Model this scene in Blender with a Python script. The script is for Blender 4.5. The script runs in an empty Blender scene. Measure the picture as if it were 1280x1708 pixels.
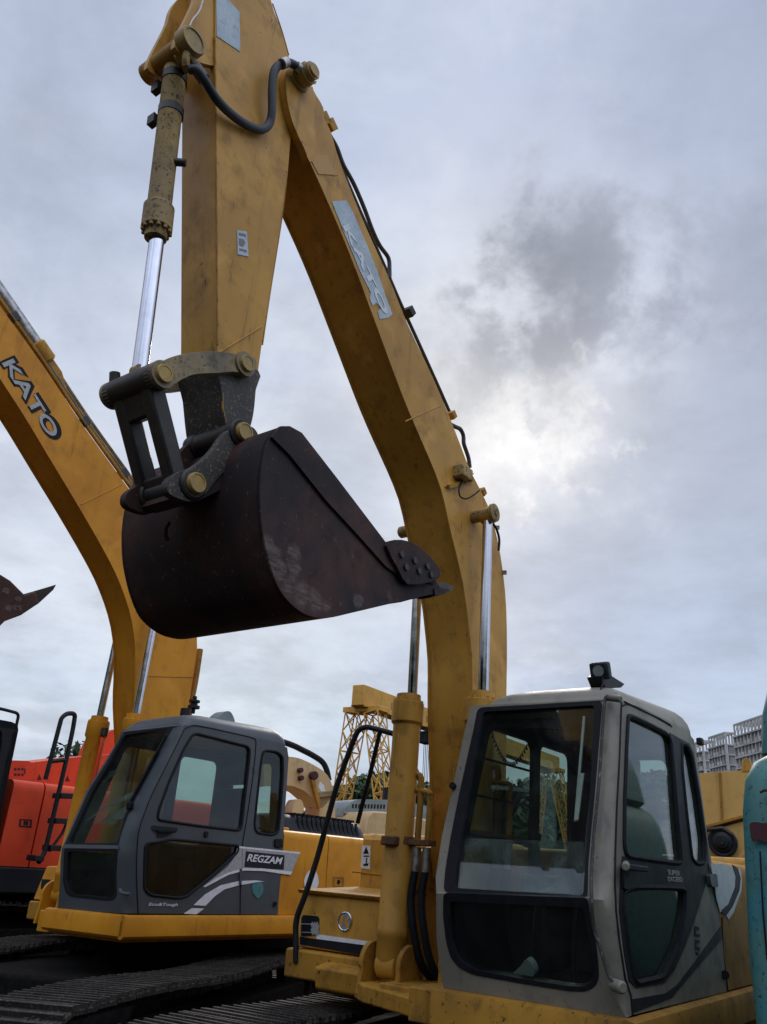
import bpy, bmesh, random
import numpy as np
from math import *
from mathutils import Vector, Matrix
from mathutils.geometry import tessellate_polygon
SC = bpy.context.scene
COL = SC.collection
# ---------------------------------------------------------------- camera, world, sun, exposure
PITCH, ROLL, FPX, CAMH = radians(23.5), radians(3.94), 1355.0, 1.75
CX, CY = 640.0, 854.0
_fw = np.array([0, cos(PITCH), sin(PITCH)]); _rt = np.array([1.0, 0, 0]); _up = np.array([0, -sin(PITCH), cos(PITCH)])
IX = _rt*cos(ROLL) + _up*sin(ROLL); IY = -(_up*cos(ROLL) - _rt*sin(ROLL))
CR = np.array([IX, IY, _fw]); CAM = np.array([0, 0, CAMH])
cd = bpy.data.cameras.new('camera'); cam = bpy.data.objects.new('camera', cd); COL.objects.link(cam)
cd.sensor_fit = 'VERTICAL'; cd.sensor_height = 24.0; cd.lens = 24.0*FPX/1708.0; cd.clip_start = 0.05; cd.clip_end = 5000
cam.matrix_world = Matrix(((IX[0], -IY[0], -_fw[0], 0), (IX[1], -IY[1], -_fw[1], 0), (IX[2], -IY[2], -_fw[2], CAMH), (0, 0, 0, 1)))
SC.camera = cam
SC.view_settings.view_transform = 'Standard'; SC.view_settings.look = 'None'
SC.view_settings.exposure = 0.12; SC.view_settings.gamma = 1.0
SC.cycles.max_bounces = 8; SC.cycles.transparent_max_bounces = 16
SC.cycles.use_denoising = True

def ray(px, py):
    return CR.T @ np.array([(px-CX)/FPX, (py-CY)/FPX, 1.0])
def at(px, py, Y):
    d = ray(px, py); return CAM + d*(Y/d[1])
SUN_D = ray(880, 715); SUN_D = SUN_D/np.linalg.norm(SUN_D)
SUN_AZ = atan2(SUN_D[0], SUN_D[1]); SUN_EL = asin(SUN_D[2])

class NT:
    def __init__(s, nt): s.nt = nt
    def n(s, t, **kw):
        o = s.nt.nodes.new(t)
        for k, v in kw.items():
            if k.startswith('i_'):
                key = k[2:]; key = int(key) if key.isdigit() else key.replace('_', ' ')
                if isinstance(v, bpy.types.NodeSocket): s.nt.links.new(v, o.inputs[key])
                else: o.inputs[key].default_value = v
            else: setattr(o, k, v)
        return o
    def link(s, a, b): s.nt.links.new(a, b)
    def math(s, op, a, b=0.0, c=None, clamp=False):
        o = s.nt.nodes.new('ShaderNodeMath'); o.operation = op; o.use_clamp = clamp
        for i, v in enumerate((a, b, c)):
            if v is None: continue
            if isinstance(v, bpy.types.NodeSocket): s.nt.links.new(v, o.inputs[i])
            else: o.inputs[i].default_value = v
        return o.outputs[0]
    def mix(s, f, a, b, mode='MIX'):
        o = s.nt.nodes.new('ShaderNodeMix'); o.data_type = 'RGBA'; o.blend_type = mode
        for i, v in ((0, f), (6, a), (7, b)):
            if isinstance(v, bpy.types.NodeSocket): s.nt.links.new(v, o.inputs[i])
            else: o.inputs[i].default_value = v if i == 0 else (tuple(v)+(1,))[:4]
        return o.outputs[2]
    def ramp(s, f, lo, hi, a=0.0, b=1.0, smooth=True):
        o = s.nt.nodes.new('ShaderNodeMapRange'); o.interpolation_type = 'SMOOTHSTEP' if smooth else 'LINEAR'
        s.nt.links.new(f, o.inputs[0])
        for i, v in zip((1, 2, 3, 4), (lo, hi, a, b)): o.inputs[i].default_value = v
        return o.outputs[0]
    def noise(s, vec, scale, detail=5, rough=0.55, dist=0.0):
        o = s.n('ShaderNodeTexNoise', i_Scale=scale, i_Detail=detail, i_Roughness=rough, i_Distortion=dist)
        if vec is not None: s.link(vec, o.inputs['Vector'])
        return o.outputs[0]

world = bpy.data.worlds.new('World'); SC.world = world; world.use_nodes = True
W = NT(world.node_tree); W.nt.nodes.clear()
def build_sky():
    out = W.n('ShaderNodeOutputWorld'); bg = W.n('ShaderNodeBackground'); W.link(bg.outputs[0], out.inputs[0])
    tc = W.n('ShaderNodeTexCoord').outputs['Generated']
    sky = W.n('ShaderNodeTexSky', sky_type='NISHITA', sun_disc=False, sun_elevation=SUN_EL, sun_rotation=SUN_AZ)
    nsky = W.mix(1.0, sky.outputs[0], (0.10, 0.10, 0.10), 'MULTIPLY')
    sep = W.n('ShaderNodeSeparateXYZ', i_0=tc)
    # flatten directions so that the cloud layers stretch towards the horizon
    zz = W.math('ADD', W.math('ABSOLUTE', sep.outputs[2]), 0.22)
    cv = W.n('ShaderNodeCombineXYZ', i_0=W.math('DIVIDE', sep.outputs[0], zz), i_1=W.math('DIVIDE', sep.outputs[1], zz), i_2=0.3).outputs[0]
    n1 = W.noise(cv, 1.3, 8, 0.58, 0.6)
    n2 = W.noise(cv, 3.8, 9, 0.60, 0.25)
    n3 = W.noise(cv, 0.6, 4, 0.5, 0.2)
    mpb = W.n('ShaderNodeMapping', i_Vector=tc); mpb.inputs['Scale'].default_value = (2.2, 2.2, 15.0)
    nband = W.noise(mpb.outputs[0], 1.0, 6, 0.55, 0.25)
    base = W.mix(W.ramp(n1, 0.36, 0.66), (0.37, 0.43, 0.57), (0.60, 0.655, 0.775))
    base = W.mix(W.ramp(n2, 0.50, 0.74, 0, 0.5), base, (0.74, 0.76, 0.81))
    base = W.mix(W.ramp(n2, 0.48, 0.28, 0, 0.35), base, (0.34, 0.385, 0.50))
    base = W.mix(W.ramp(n3, 0.45, 0.7, 0, 0.45), base, (0.43, 0.475, 0.61))
    lowb = W.math('MULTIPLY', W.ramp(sep.outputs[2], 0.30, 0.12), W.ramp(nband, 0.40, 0.62, 0, 0.75))
    base = W.mix(lowb, base, (0.40, 0.50, 0.645))
    def blob(px, py, r0, r1, nz, k):
        d = ray(px, py); d = d/np.linalg.norm(d)
        dot = W.n('ShaderNodeVectorMath', operation='DOT_PRODUCT', i_0=tc, i_1=tuple(d)).outputs['Value']
        ang = W.math('ARCCOSINE', W.math('MINIMUM', dot, 1.0))
        ang = W.math('ADD', ang, W.math('MULTIPLY', W.math('SUBTRACT', nz, 0.5), k))
        return W.ramp(ang, radians(r0), radians(r1), 1.0, 0.0)
    nb = W.noise(tc, 8.0, 9, 0.60, 0.12); nc = W.noise(tc, 5.0, 6, 0.6, 0.3)
    nd = W.noise(tc, 22.0, 7, 0.62, 0.1)
    B_ = lambda c, px, py, r0, r1, nz, k, w, col: W.mix(W.math('MULTIPLY', blob(px, py, r0, r1, nz, k), w), c, col)
    base = B_(base, 110, 820, 2, 26, nc, 0.40, 0.55, (0.68, 0.72, 0.79))
    base = B_(base, 430, 1110, 1, 17, nc, 0.30, 0.60, (0.68, 0.75, 0.81))
    base = B_(base, 130, 160, 2, 20, nb, 0.40, 0.55, (0.40, 0.455, 0.595))
    base = B_(base, 1240, 120, 3, 20, nb, 0.36, 0.85, (0.355, 0.405, 0.535)); base = B_(base, 760, 60, 1, 15, nb, 0.36, 0.4, (0.43, 0.475, 0.61))
    base = B_(base, 820, 200, 1, 13, nb, 0.40, 0.40, (0.44, 0.49, 0.63))
    # broad veil of light round the hidden sun
    base = B_(base, 815, 690, 1, 21, nb, 0.40, 0.80, (0.73, 0.75, 0.79))
    base = B_(base, 770, 730, 0.5, 10, nb, 0.30, 0.5, (0.86, 0.87, 0.88))
    # grey-blue clouds right of the sun
    base = B_(base, 1190, 850, 3, 19, nb, 0.36, 0.88, (0.345, 0.395, 0.505))
    base = B_(base, 1220, 620, 1, 12, nb, 0.36, 0.60, (0.36, 0.41, 0.52))
    base = B_(base, 980, 900, 1, 9, nb, 0.30, 0.45, (0.40, 0.46, 0.58))
    base = B_(base, 620, 790, 0.5, 8.0, nb, 0.30, 0.50, (0.40, 0.47, 0.61))
    # the dense dark cloud above the sun, trailing to the lower left
    base = B_(base, 980, 450, 1.0, 7.5, nb, 0.36, 0.80, (0.25, 0.275, 0.345))
    base = B_(base, 930, 530, 1.0, 7.0, nb, 0.34, 0.80, (0.225, 0.25, 0.315))
    base = B_(base, 845, 610, 0.5, 6.5, nb, 0.36, 0.85, (0.25, 0.28, 0.35)); base = B_(base, 905, 655, 0.2, 3.0, nd, 0.24, 0.7, (0.28, 0.31, 0.38))
    base = B_(base, 1060, 560, 0.5, 5.0, nb, 0.34, 0.60, (0.28, 0.31, 0.40))
    base = B_(base, 1250, 450, 0.5, 6.5, nb, 0.34, 0.50, (0.30, 0.34, 0.43))
    base = B_(base, 872, 740, 0.0, 10.0, nb, 0.42, 0.75, (0.76, 0.77, 0.79))
    base = B_(base, 888, 718, 0.0, 5.5, nd, 0.34, 0.75, (0.86, 0.87, 0.88))
    base = B_(base, 912, 700, 0.1, 2.2, nd, 0.20, 0.7, (0.50, 0.53, 0.59))
    base = B_(base, 1180, 1130, 1, 13, nc, 0.2, 0.55, (0.40, 0.50, 0.67))
    # broken layers over everything: lit gaps and grey undersides of the deck
    n4 = W.noise(cv, 2.3, 10, 0.62, 0.15); n5 = W.noise(cv, 6.5, 8, 0.62, 0.1)
    nn = W.math('ADD', W.math('MULTIPLY', n4, 0.72), W.math('MULTIPLY', n5, 0.28))
    fac = W.ramp(nn, 0.36, 0.64, 0.89, 1.13)
    sc_ = W.n('ShaderNodeVectorMath', operation='SCALE', i_0=base); W.link(fac, sc_.inputs[3])
    base = W.mix(W.ramp(nn, 0.50, 0.36, 0, 0.22), sc_.outputs[0], (0.40, 0.43, 0.50))
    base = B_(base, 905, 585, 0.3, 5.0, nb, 0.30, 0.6, (0.24, 0.265, 0.33))
    col = W.mix(0.93, nsky, base)
    # overcast dome: extra gain added overhead and behind the viewer, out of view, to light the machines
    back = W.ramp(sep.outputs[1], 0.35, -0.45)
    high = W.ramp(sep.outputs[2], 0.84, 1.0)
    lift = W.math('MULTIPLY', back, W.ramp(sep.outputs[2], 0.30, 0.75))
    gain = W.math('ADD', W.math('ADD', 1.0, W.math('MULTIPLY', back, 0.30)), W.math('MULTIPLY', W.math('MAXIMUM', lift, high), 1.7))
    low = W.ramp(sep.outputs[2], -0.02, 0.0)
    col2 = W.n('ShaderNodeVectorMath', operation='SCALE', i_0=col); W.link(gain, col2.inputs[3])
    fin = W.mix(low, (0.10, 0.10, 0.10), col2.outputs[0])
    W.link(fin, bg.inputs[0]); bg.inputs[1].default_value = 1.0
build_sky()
sl = bpy.data.lights.new('sun', 'SUN'); sl.energy = 1.2; sl.angle = radians(12); sl.color = (1.0, 0.93, 0.84)
so = bpy.data.objects.new('sun', sl); COL.objects.link(so)
so.rotation_euler = Vector(SUN_D).to_track_quat('Z', 'Y').to_euler()

# ---------------------------------------------------------------- frames
def rot3(ax, a):
    ax = np.array(ax, float); K = np.array([[0, -ax[2], ax[1]], [ax[2], 0, -ax[0]], [-ax[1], ax[0], 0]])
    return np.eye(3) + sin(a)*K + (1-cos(a))*K@K
class Fr:
    """local frame of a machine: x forward, y to the operator's left, z up; heading = compass direction of its rear"""
    def __init__(s, O, th, p=0.0, r=0.0):
        b = radians(th); f = -np.array([sin(b), cos(b), 0]); l = np.array([-f[1], f[0], 0]); u = np.array([0, 0, 1.0])
        s.B = np.array([f, l, u]).T @ rot3([0, 1, 0], radians(p)) @ rot3([1, 0, 0], radians(r)); s.O = np.array(O, float)
        s.C = s.B.T @ (CAM - s.O)
    def d(s, px, py): return s.B.T @ ray(px, py)
    def hit(s, px, py, P0, n):
        d = s.d(px, py); t = np.dot(np.array(P0)-s.C, n)/np.dot(d, n); return s.C + t*d
    def y(s, px, py, v): return s.hit(px, py, (0, v, 0), np.array([0, 1.0, 0]))
    def x(s, px, py, v): return s.hit(px, py, (v, 0, 0), np.array([1.0, 0, 0]))
    def z(s, px, py, v): return s.hit(px, py, (0, 0, v), np.array([0, 0, 1.0]))
    def depth(s, p): return float((CR @ (s.B @ (np.array(p)-s.C)))[2])
    def m(s, p, wpx): return wpx*s.depth(p)/FPX          # pixels -> metres at a point
    def mat(s):
        M = Matrix.Identity(4)
        for i in range(3):
            for j in range(3): M[i][j] = s.B[i][j]
            M[i][3] = s.O[i]
        return M
def P(t): return [tuple(float(c) for c in q.split(',')) for q in t.split()]
def crop(t, k, ox, oy): return [(ox+x/k, oy+y/k) for x, y in P(t)]

# ---------------------------------------------------------------- curves
def cat(pts, n=6, closed=False):
    pts = [np.array(p, float) for p in pts]; N = len(pts); out = []
    for i in range(N if closed else N-1):
        p1 = pts[i]; p2 = pts[(i+1) % N]
        p0 = pts[(i-1) % N] if (closed or i > 0) else 2*p1-p2
        p3 = pts[(i+2) % N] if (closed or i+2 < N) else 2*p2-p1
        for k in range(n):
            t = k/n
            out.append(0.5*((2*p1)+(-p0+p2)*t+(2*p0-5*p1+4*p2-p3)*t*t+(-p0+3*p1-3*p2+p3)*t**3))
    if not closed: out.append(pts[-1])
    return out
def rnd(pts, r, n=5):
    pts = [np.array(p, float) for p in pts]; N = len(pts); out = []
    for i in range(N):
        p = pts[i]; a = pts[i-1]-p; b = pts[(i+1) % N]-p
        la, lb = np.linalg.norm(a), np.linalg.norm(b); q = min(r, la*0.45, lb*0.45)
        A = p+a/la*q; B_ = p+b/lb*q
        for k in range(n+1):
            t = k/n; out.append((1-t)**2*A+2*t*(1-t)*p+t*t*B_)
    return out
def resample(pts, n):
    pts = np.array([np.array(p, float) for p in pts]); s = np.r_[0, np.cumsum(np.linalg.norm(np.diff(pts, axis=0), axis=1))]
    return [np.array([np.interp(t, s, pts[:, k]) for k in range(pts.shape[1])]) for t in np.linspace(0, s[-1], n)]
def unit(v): v = np.array(v, float); return v/np.linalg.norm(v)
def basis(d):
    d = unit(d); h = np.array([0, 0, 1.0]) if abs(d[2]) < 0.9 else np.array([1.0, 0, 0])
    a = unit(np.cross(h, d)); return a, np.cross(d, a)
E3 = np.eye(3)

# ---------------------------------------------------------------- mesh builder
class G:
    def __init__(s): s.v = []; s.f = []
    def add(s, vs, fs):
        o = len(s.v); s.v += [tuple(map(float, q)) for q in vs]; s.f += [tuple(o+i for i in f) for f in fs]; return s
    def prism(s, pts, vec):
        n = len(pts); vec = np.array(vec, float); pts = [np.array(p, float) for p in pts]
        tri = tessellate_polygon([[Vector(p) for p in pts]]) if n > 4 else None
        vs = pts + [p+vec for p in pts]
        fs = [tuple(range(n)), tuple(range(2*n-1, n-1, -1))] if tri is None else [tuple(t) for t in tri]+[tuple(n+i for i in reversed(t)) for t in tri]
        fs += [(i, (i+1) % n, n+(i+1) % n, n+i) for i in range(n)]
        return s.add(vs, fs)
    def holed(s, outer, holes, vec):
        loops = [[np.array(p, float) for p in outer]] + [[np.array(p, float) for p in h] for h in holes]; vec = np.array(vec, float)
        flat = [p for l in loops for p in l]; n = len(flat)
        tri = tessellate_polygon([[Vector(p) for p in l] for l in loops])
        fs = [tuple(t) for t in tri]+[tuple(n+i for i in reversed(t)) for t in tri]; o = 0
        for l in loops:
            k = len(l); fs += [(o+i, o+(i+1) % k, n+o+(i+1) % k, n+o+i) for i in range(k)]; o += k
        return s.add(flat+[p+vec for p in flat], fs)
    def box(s, lo, hi):
        x0, y0, z0 = lo; x1, y1, z1 = hi
        return s.add([(x0, y0, z0), (x1, y0, z0), (x1, y1, z0), (x0, y1, z0), (x0, y0, z1), (x1, y0, z1), (x1, y1, z1), (x0, y1, z1)],
                     [(0, 3, 2, 1), (4, 5, 6, 7), (0, 1, 5, 4), (1, 2, 6, 5), (2, 3, 7, 6), (3, 0, 4, 7)])
    def obox(s, c, ax, ay, az):
        c, ax, ay, az = [np.array(q, float) for q in (c, ax, ay, az)]
        vs = [c+i*ax+j*ay+k*az for k in (-1, 1) for i, j in ((-1, -1), (1, -1), (1, 1), (-1, 1))]
        return s.add(vs, [(0, 3, 2, 1), (4, 5, 6, 7), (0, 1, 5, 4), (1, 2, 6, 5), (2, 3, 7, 6), (3, 0, 4, 7)])
    def bar(s, p0, p1, w, h, side=None):
        p0 = np.array(p0, float); p1 = np.array(p1, float); d = p1-p0
        if side is None: a, b = basis(d)
        else:
            a = np.array(side, float); a = unit(a-unit(d)*np.dot(a, unit(d))); b = unit(np.cross(d, a))
        return s.obox((p0+p1)/2, d/2, a*w/2, b*h/2)
    def rev(s, p0, ax, prof, n=20):
        p0 = np.array(p0, float); ax = unit(ax); a, b = basis(ax); vs = []; fs = []
        for t, r in prof:
            for k in range(n):
                q = 2*pi*k/n; vs.append(p0+ax*t+(a*cos(q)+b*sin(q))*r)
        for i in range(len(prof)-1):
            for k in range(n): fs.append((i*n+k, i*n+(k+1) % n, (i+1)*n+(k+1) % n, (i+1)*n+k))
        fs.append(tuple(range(n-1, -1, -1))); m = (len(prof)-1)*n; fs.append(tuple(range(m, m+n)))
        return s.add(vs, fs)
    def cyl(s, p0, p1, r, r2=None, n=16, ch=0.0):
        p0 = np.array(p0, float); p1 = np.array(p1, float); L = np.linalg.norm(p1-p0); r2 = r if r2 is None else r2
        if ch: return s.rev(p0, p1-p0, [(0, r-ch), (ch, r), (L-ch, r2), (L, r2-ch)], n)
        return s.rev(p0, p1-p0, [(0, r), (L, r2)], n)
    def tube(s, path, r, n=8, closed=False):
        path = [np.array(p, float) for p in path]; N = len(path); vs = []; fs = []; pa = None
        for i in range(N):
            d = path[(i+1) % N]-path[i-1] if closed else path[min(i+1, N-1)]-path[max(i-1, 0)]
            d = unit(d)
            if pa is None: a, b = basis(d)
            else:
                a = unit(pa-d*np.dot(pa, d)); b = np.cross(d, a)
            pa = a
            for k in range(n):
                q = 2*pi*k/n; vs.append(path[i]+(a*cos(q)+b*sin(q))*r)
        for i in range(N if closed else N-1):
            j = (i+1) % N
            for k in range(n): fs.append((i*n+k, i*n+(k+1) % n, j*n+(k+1) % n, j*n+k))
        if not closed: fs += [tuple(range(n-1, -1, -1)), tuple(range((N-1)*n, N*n))]
        return s.add(vs, fs)
    def loft(s, rings, cap=True, closed=True):
        n = len(rings[0]); vs = [p for r in rings for p in r]; fs = []
        for i in range(len(rings)-1):
            for k in range(n if closed else n-1): fs.append((i*n+k, i*n+(k+1) % n, (i+1)*n+(k+1) % n, (i+1)*n+k))
        if cap and closed: fs += [tuple(range(n-1, -1, -1)), tuple(range((len(rings)-1)*n, len(rings)*n))]
        return s.add(vs, fs)
    def build(s, name, mat, parent=None, bevel=0.0, ang=38, seg=2, recalc=True):
        me = bpy.data.meshes.new(name); me.from_pydata(s.v, [], s.f)
        if recalc:
            bm = bmesh.new(); bm.from_mesh(me); bmesh.ops.recalc_face_normals(bm, faces=bm.faces); bm.to_mesh(me); bm.free()
        me.polygons.foreach_set('use_smooth', [True]*len(me.polygons)); me.set_sharp_from_angle(angle=radians(ang))
        me.materials.append(mat); me.update()
        o = bpy.data.objects.new(name, me); COL.objects.link(o)
        if parent is not None: o.parent = parent
        if bevel:
            bv = o.modifiers.new('bevel', 'BEVEL'); bv.width = bevel; bv.segments = seg; bv.limit_method = 'ANGLE'; bv.angle_limit = radians(40)
        return o
def tag(o, label=None, cat=None, group=None, kind=None):
    for k, v in (('label', label), ('category', cat), ('group', group), ('kind', kind)):
        if v: o[k] = v
    return o
def thing(name, fr, label, cat, group=None):
    e = bpy.data.objects.new(name, None); COL.objects.link(e); e.empty_display_size = 0.3
    e.matrix_world = fr.mat() if isinstance(fr, Fr) else Matrix.Translation(Vector(fr))
    return tag(e, label, cat, group)

# ---------------------------------------------------------------- materials
def newmat(name):
    m = bpy.data.materials.new(name); m.use_nodes = True; m.node_tree.nodes.clear()
    t = NT(m.node_tree); out = t.n('ShaderNodeOutputMaterial'); return m, t, out
def paint(name, col, col2, rust=(0.07, 0.035, 0.018), wear=0.62, rough=0.45, grime=0.5, scale=1.0, bump=0.12, metal=0.0, streak=0.5, spec=0.4, scratch=0.25, fade=0.0):
    m, t, out = newmat(name)
    tc = t.n('ShaderNodeTexCoord').outputs['Object']
    big = t.noise(tc, 1.7*scale, 4, 0.55); mid = t.noise(tc, 7*scale, 6, 0.6); fine = t.noise(tc, 55*scale, 6, 0.7); mot = t.noise(tc, 21*scale, 5, 0.65, 0.4)
    mp = t.n('ShaderNodeMapping', i_Vector=tc); mp.inputs['Scale'].default_value = (14*scale, 14*scale, 0.9*scale)
    st = t.noise(mp.outputs[0], 1.0, 5, 0.6)
    c = t.mix(t.ramp(big, 0.35, 0.65), col, col2)
    if fade: c = t.mix(t.math('MULTIPLY', t.ramp(t.noise(tc, 2.6*scale, 5, 0.6, 0.3), 0.52, 0.74), fade), c, tuple(min(1, a*k_+o_) for a, k_, o_ in zip(col, (1.22, 1.15, 1.1), (0.04, 0.035, 0.03))))
    c = t.mix(t.math('MULTIPLY', t.ramp(st, 0.55, 0.75), streak), c, tuple(0.55*a for a in col2))
    c = t.mix(t.math('MULTIPLY', t.ramp(mid, 0.5, 0.75), grime), c, tuple(0.5*a+0.01 for a in col2))
    chip = t.math('MULTIPLY', t.ramp(mot, wear, wear+0.05), t.ramp(fine, 0.42, 0.55))
    chip2 = t.math('MULTIPLY', t.ramp(fine, wear+0.04, wear+0.08), t.ramp(mid, 0.48, 0.58))
    chip = t.math('MAXIMUM', chip, chip2)
    c = t.mix(chip, c, rust)
    for rx, rz, sc in ((0.5, 0.9, 1.0), (-0.7, 0.2, 0.7)):
        ms = t.n('ShaderNodeMapping', i_Vector=tc); ms.inputs['Rotation'].default_value = (rx, 0.4, rz); ms.inputs['Scale'].default_value = (70*scale*sc, 70*scale*sc, 3.0*scale)
        sn = t.noise(ms.outputs[0], 1.0, 3, 0.6); c = t.mix(t.math('MULTIPLY', t.math('MULTIPLY', t.ramp(sn, 0.66, 0.72), t.ramp(mid, 0.45, 0.62)), scratch), c, rust)
    b = t.n('ShaderNodeBsdfPrincipled'); t.link(c, b.inputs['Base Color'])
    t.link(t.math('ADD', t.math('MULTIPLY', mid, 0.35), rough-0.12), b.inputs['Roughness']); b.inputs['Metallic'].default_value = metal
    b.inputs['Specular IOR Level'].default_value = spec
    bp = t.n('ShaderNodeBump', i_Strength=bump, i_Distance=0.02)
    t.link(t.math('ADD', t.math('MULTIPLY', fine, 0.12), t.math('SUBTRACT', t.math('MULTIPLY', mid, 0.5), t.math('MULTIPLY', chip, 0.12))), bp.inputs['Height'])
    t.link(bp.outputs[0], b.inputs['Normal']); t.link(b.outputs[0], out.inputs[0]); return m
def plain(name, col, rough=0.6, metal=0.0, var=0.3, scale=20, bump=0.1, spec=0.4):
    m, t, out = newmat(name); tc = t.n('ShaderNodeTexCoord').outputs['Object']; nz = t.noise(tc, scale, 5, 0.65)
    b = t.n('ShaderNodeBsdfPrincipled')
    t.link(t.mix(t.ramp(nz, 0.3, 0.7), tuple(a*(1-var) for a in col), tuple(a*(1+var*0.6) for a in col)), b.inputs['Base Color'])
    t.link(t.ramp(nz, 0.2, 0.8, rough-0.08, rough+0.12), b.inputs['Roughness']); b.inputs['Metallic'].default_value = metal
    b.inputs['Specular IOR Level'].default_value = spec
    bp = t.n('ShaderNodeBump', i_Strength=bump, i_Distance=0.01); t.link(nz, bp.inputs['Height']); t.link(bp.outputs[0], b.inputs['Normal'])
    t.link(b.outputs[0], out.inputs[0]); return m
def glass(name, tint, dust=(0.35, 0.36, 0.36), dustk=0.10, refl=1.0):
    m, t, out = newmat(name); tc = t.n('ShaderNodeTexCoord').outputs['Object']
    tr = t.n('ShaderNodeBsdfTransparent'); tr.inputs[0].default_value = tint+(1,)
    gl = t.n('ShaderNodeBsdfGlossy'); gl.inputs['Roughness'].default_value = 0.02; gl.inputs[0].default_value = (0.95, 0.97, 1, 1)
    bp = t.n('ShaderNodeBump', i_Strength=0.02, i_Distance=0.01); t.link(t.noise(tc, 2, 1), bp.inputs['Height']); t.link(bp.outputs[0], gl.inputs['Normal'])
    ge = t.n('ShaderNodeNewGeometry'); dt = t.n('ShaderNodeVectorMath', operation='DOT_PRODUCT', i_0=ge.outputs['Incoming'], i_1=ge.outputs['True Normal']).outputs['Value']
    fz = t.math('ADD', t.math('MULTIPLY', t.math('POWER', t.math('SUBTRACT', 1.0, t.math('ABSOLUTE', dt), clamp=True), 5.0), 0.96), 0.04)
    mx = t.n('ShaderNodeMixShader'); t.link(t.math('MULTIPLY', fz, 0.9*refl, clamp=True), mx.inputs[0]); t.link(tr.outputs[0], mx.inputs[1]); t.link(gl.outputs[0], mx.inputs[2])
    df = t.n('ShaderNodeBsdfDiffuse'); df.inputs[0].default_value = dust+(1,)
    mx2 = t.n('ShaderNodeMixShader'); dk = t.math('MULTIPLY', t.math('ADD', t.ramp(t.noise(tc, 4, 6, 0.7, 0.6), 0.4, 0.75), 0.25), dustk)
    t.link(dk, mx2.inputs[0]); t.link(mx.outputs[0], mx2.inputs[1]); t.link(df.outputs[0], mx2.inputs[2]); t.link(mx2.outputs[0], out.inputs[0]); return m

M_Y1 = paint('paint_ochre', (0.54, 0.28, 0.044), (0.43, 0.215, 0.036), wear=0.645, rough=0.42, grime=0.65, spec=0.26, streak=0.8, scratch=0.9, fade=0.7)
M_Y1D = paint('paint_ochre_dirty', (0.44, 0.22, 0.030), (0.27, 0.135, 0.024), wear=0.59, rough=0.55, grime=0.7, spec=0.2)
M_Y2 = paint('paint_orange_yellow', (0.62, 0.265, 0.018), (0.52, 0.21, 0.015), wear=0.67, rough=0.38, grime=0.4, spec=0.2, streak=0.6, scratch=0.5, fade=0.4)
M_BARREL = paint('paint_worn_barrel', (0.42, 0.27, 0.08), (0.28, 0.19, 0.075), rust=(0.05, 0.035, 0.025), wear=0.54, rough=0.6, grime=0.8, scale=1.6, bump=0.2)
M_BUCKET = paint('bucket_steel', (0.070, 0.033, 0.027), (0.024, 0.018, 0.019), rust=(0.15, 0.075, 0.05), wear=0.62, rough=0.62, grime=0.8, scale=1.2, bump=0.25, spec=0.2)
M_WORN = paint('worn_steel', (0.20, 0.15, 0.14), (0.14, 0.10, 0.10), rust=(0.05, 0.035, 0.035), wear=0.50, rough=0.5, grime=0.8, scale=3, bump=0.3)
M_GREASE = paint('greasy_steel', (0.032, 0.028, 0.025), (0.02, 0.018, 0.017), rust=(0.13, 0.08, 0.03), wear=0.63, rough=0.45, grime=0.8, scale=2, bump=0.25)
M_LINK = paint('worn_link', (0.29, 0.21, 0.10), (0.15, 0.12, 0.075), rust=(0.045, 0.038, 0.03), wear=0.57, rough=0.55, grime=0.9, scale=2.2, bump=0.25)
M_EAR = paint('worn_greasy_paint', (0.058, 0.050, 0.042), (0.034, 0.030, 0.027), rust=(0.24, 0.20, 0.13), wear=0.565, rough=0.55, grime=0.8, scale=2.4, bump=0.3)
M_RUSTB = paint('rusty_fitting', (0.22, 0.10, 0.035), (0.11, 0.05, 0.025), rust=(0.05, 0.025, 0.015), wear=0.55, rough=0.7, grime=0.8, scale=4, bump=0.4)
M_TRIM = paint('flaking_trim', (0.060, 0.056, 0.050), (0.035, 0.034, 0.032), rust=(0.20, 0.19, 0.17), wear=0.56, rough=0.7, scale=1.4)
M_PIN = paint('pin_cap', (0.42, 0.27, 0.07), (0.30, 0.21, 0.08), wear=0.62, rough=0.5, grime=0.6, scale=3)
M_BEIGE = paint('cab_beige', (0.235, 0.212, 0.165), (0.175, 0.163, 0.128), rust=(0.035, 0.03, 0.028), wear=0.64, rough=0.5, grime=0.65, streak=0.7, scratch=0.5)
M_GREY = paint('cab_grey', (0.066, 0.077, 0.086), (0.054, 0.064, 0.071), rust=(0.14, 0.13, 0.12), wear=0.74, rough=0.42, grime=0.3, streak=0.2)
M_DARKP = paint('dark_paint', (0.015, 0.017, 0.022), (0.011, 0.013, 0.017), rust=(0.06, 0.055, 0.05), wear=0.70, rough=0.5, grime=0.3, spec=0.22)
M_RED = paint('paint_red', (0.70, 0.070, 0.022), (0.60, 0.055, 0.018), wear=0.70, rough=0.42, grime=0.3, spec=0.22)
M_TEAL = paint('paint_teal', (0.045, 0.21, 0.24), (0.075, 0.20, 0.18), rust=(0.035, 0.022, 0.028), wear=0.585, rough=0.5, grime=0.5, scale=2.2)
M_RUSTP = paint('rust_patch', (0.075, 0.022, 0.028), (0.05, 0.018, 0.024), wear=0.6, rough=0.8, scale=3)
M_CREAM = paint('paint_cream', (0.56, 0.40, 0.20), (0.48, 0.34, 0.17), wear=0.68, rough=0.5, grime=0.4)
M_CRANE = paint('crane_yellow', (0.66, 0.35, 0.05), (0.54, 0.28, 0.045), wear=0.66, rough=0.5, scale=0.5)
M_RUBBER = plain('black_rubber', (0.010, 0.011, 0.014), 0.65, var=0.4, spec=0.2)
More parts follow.
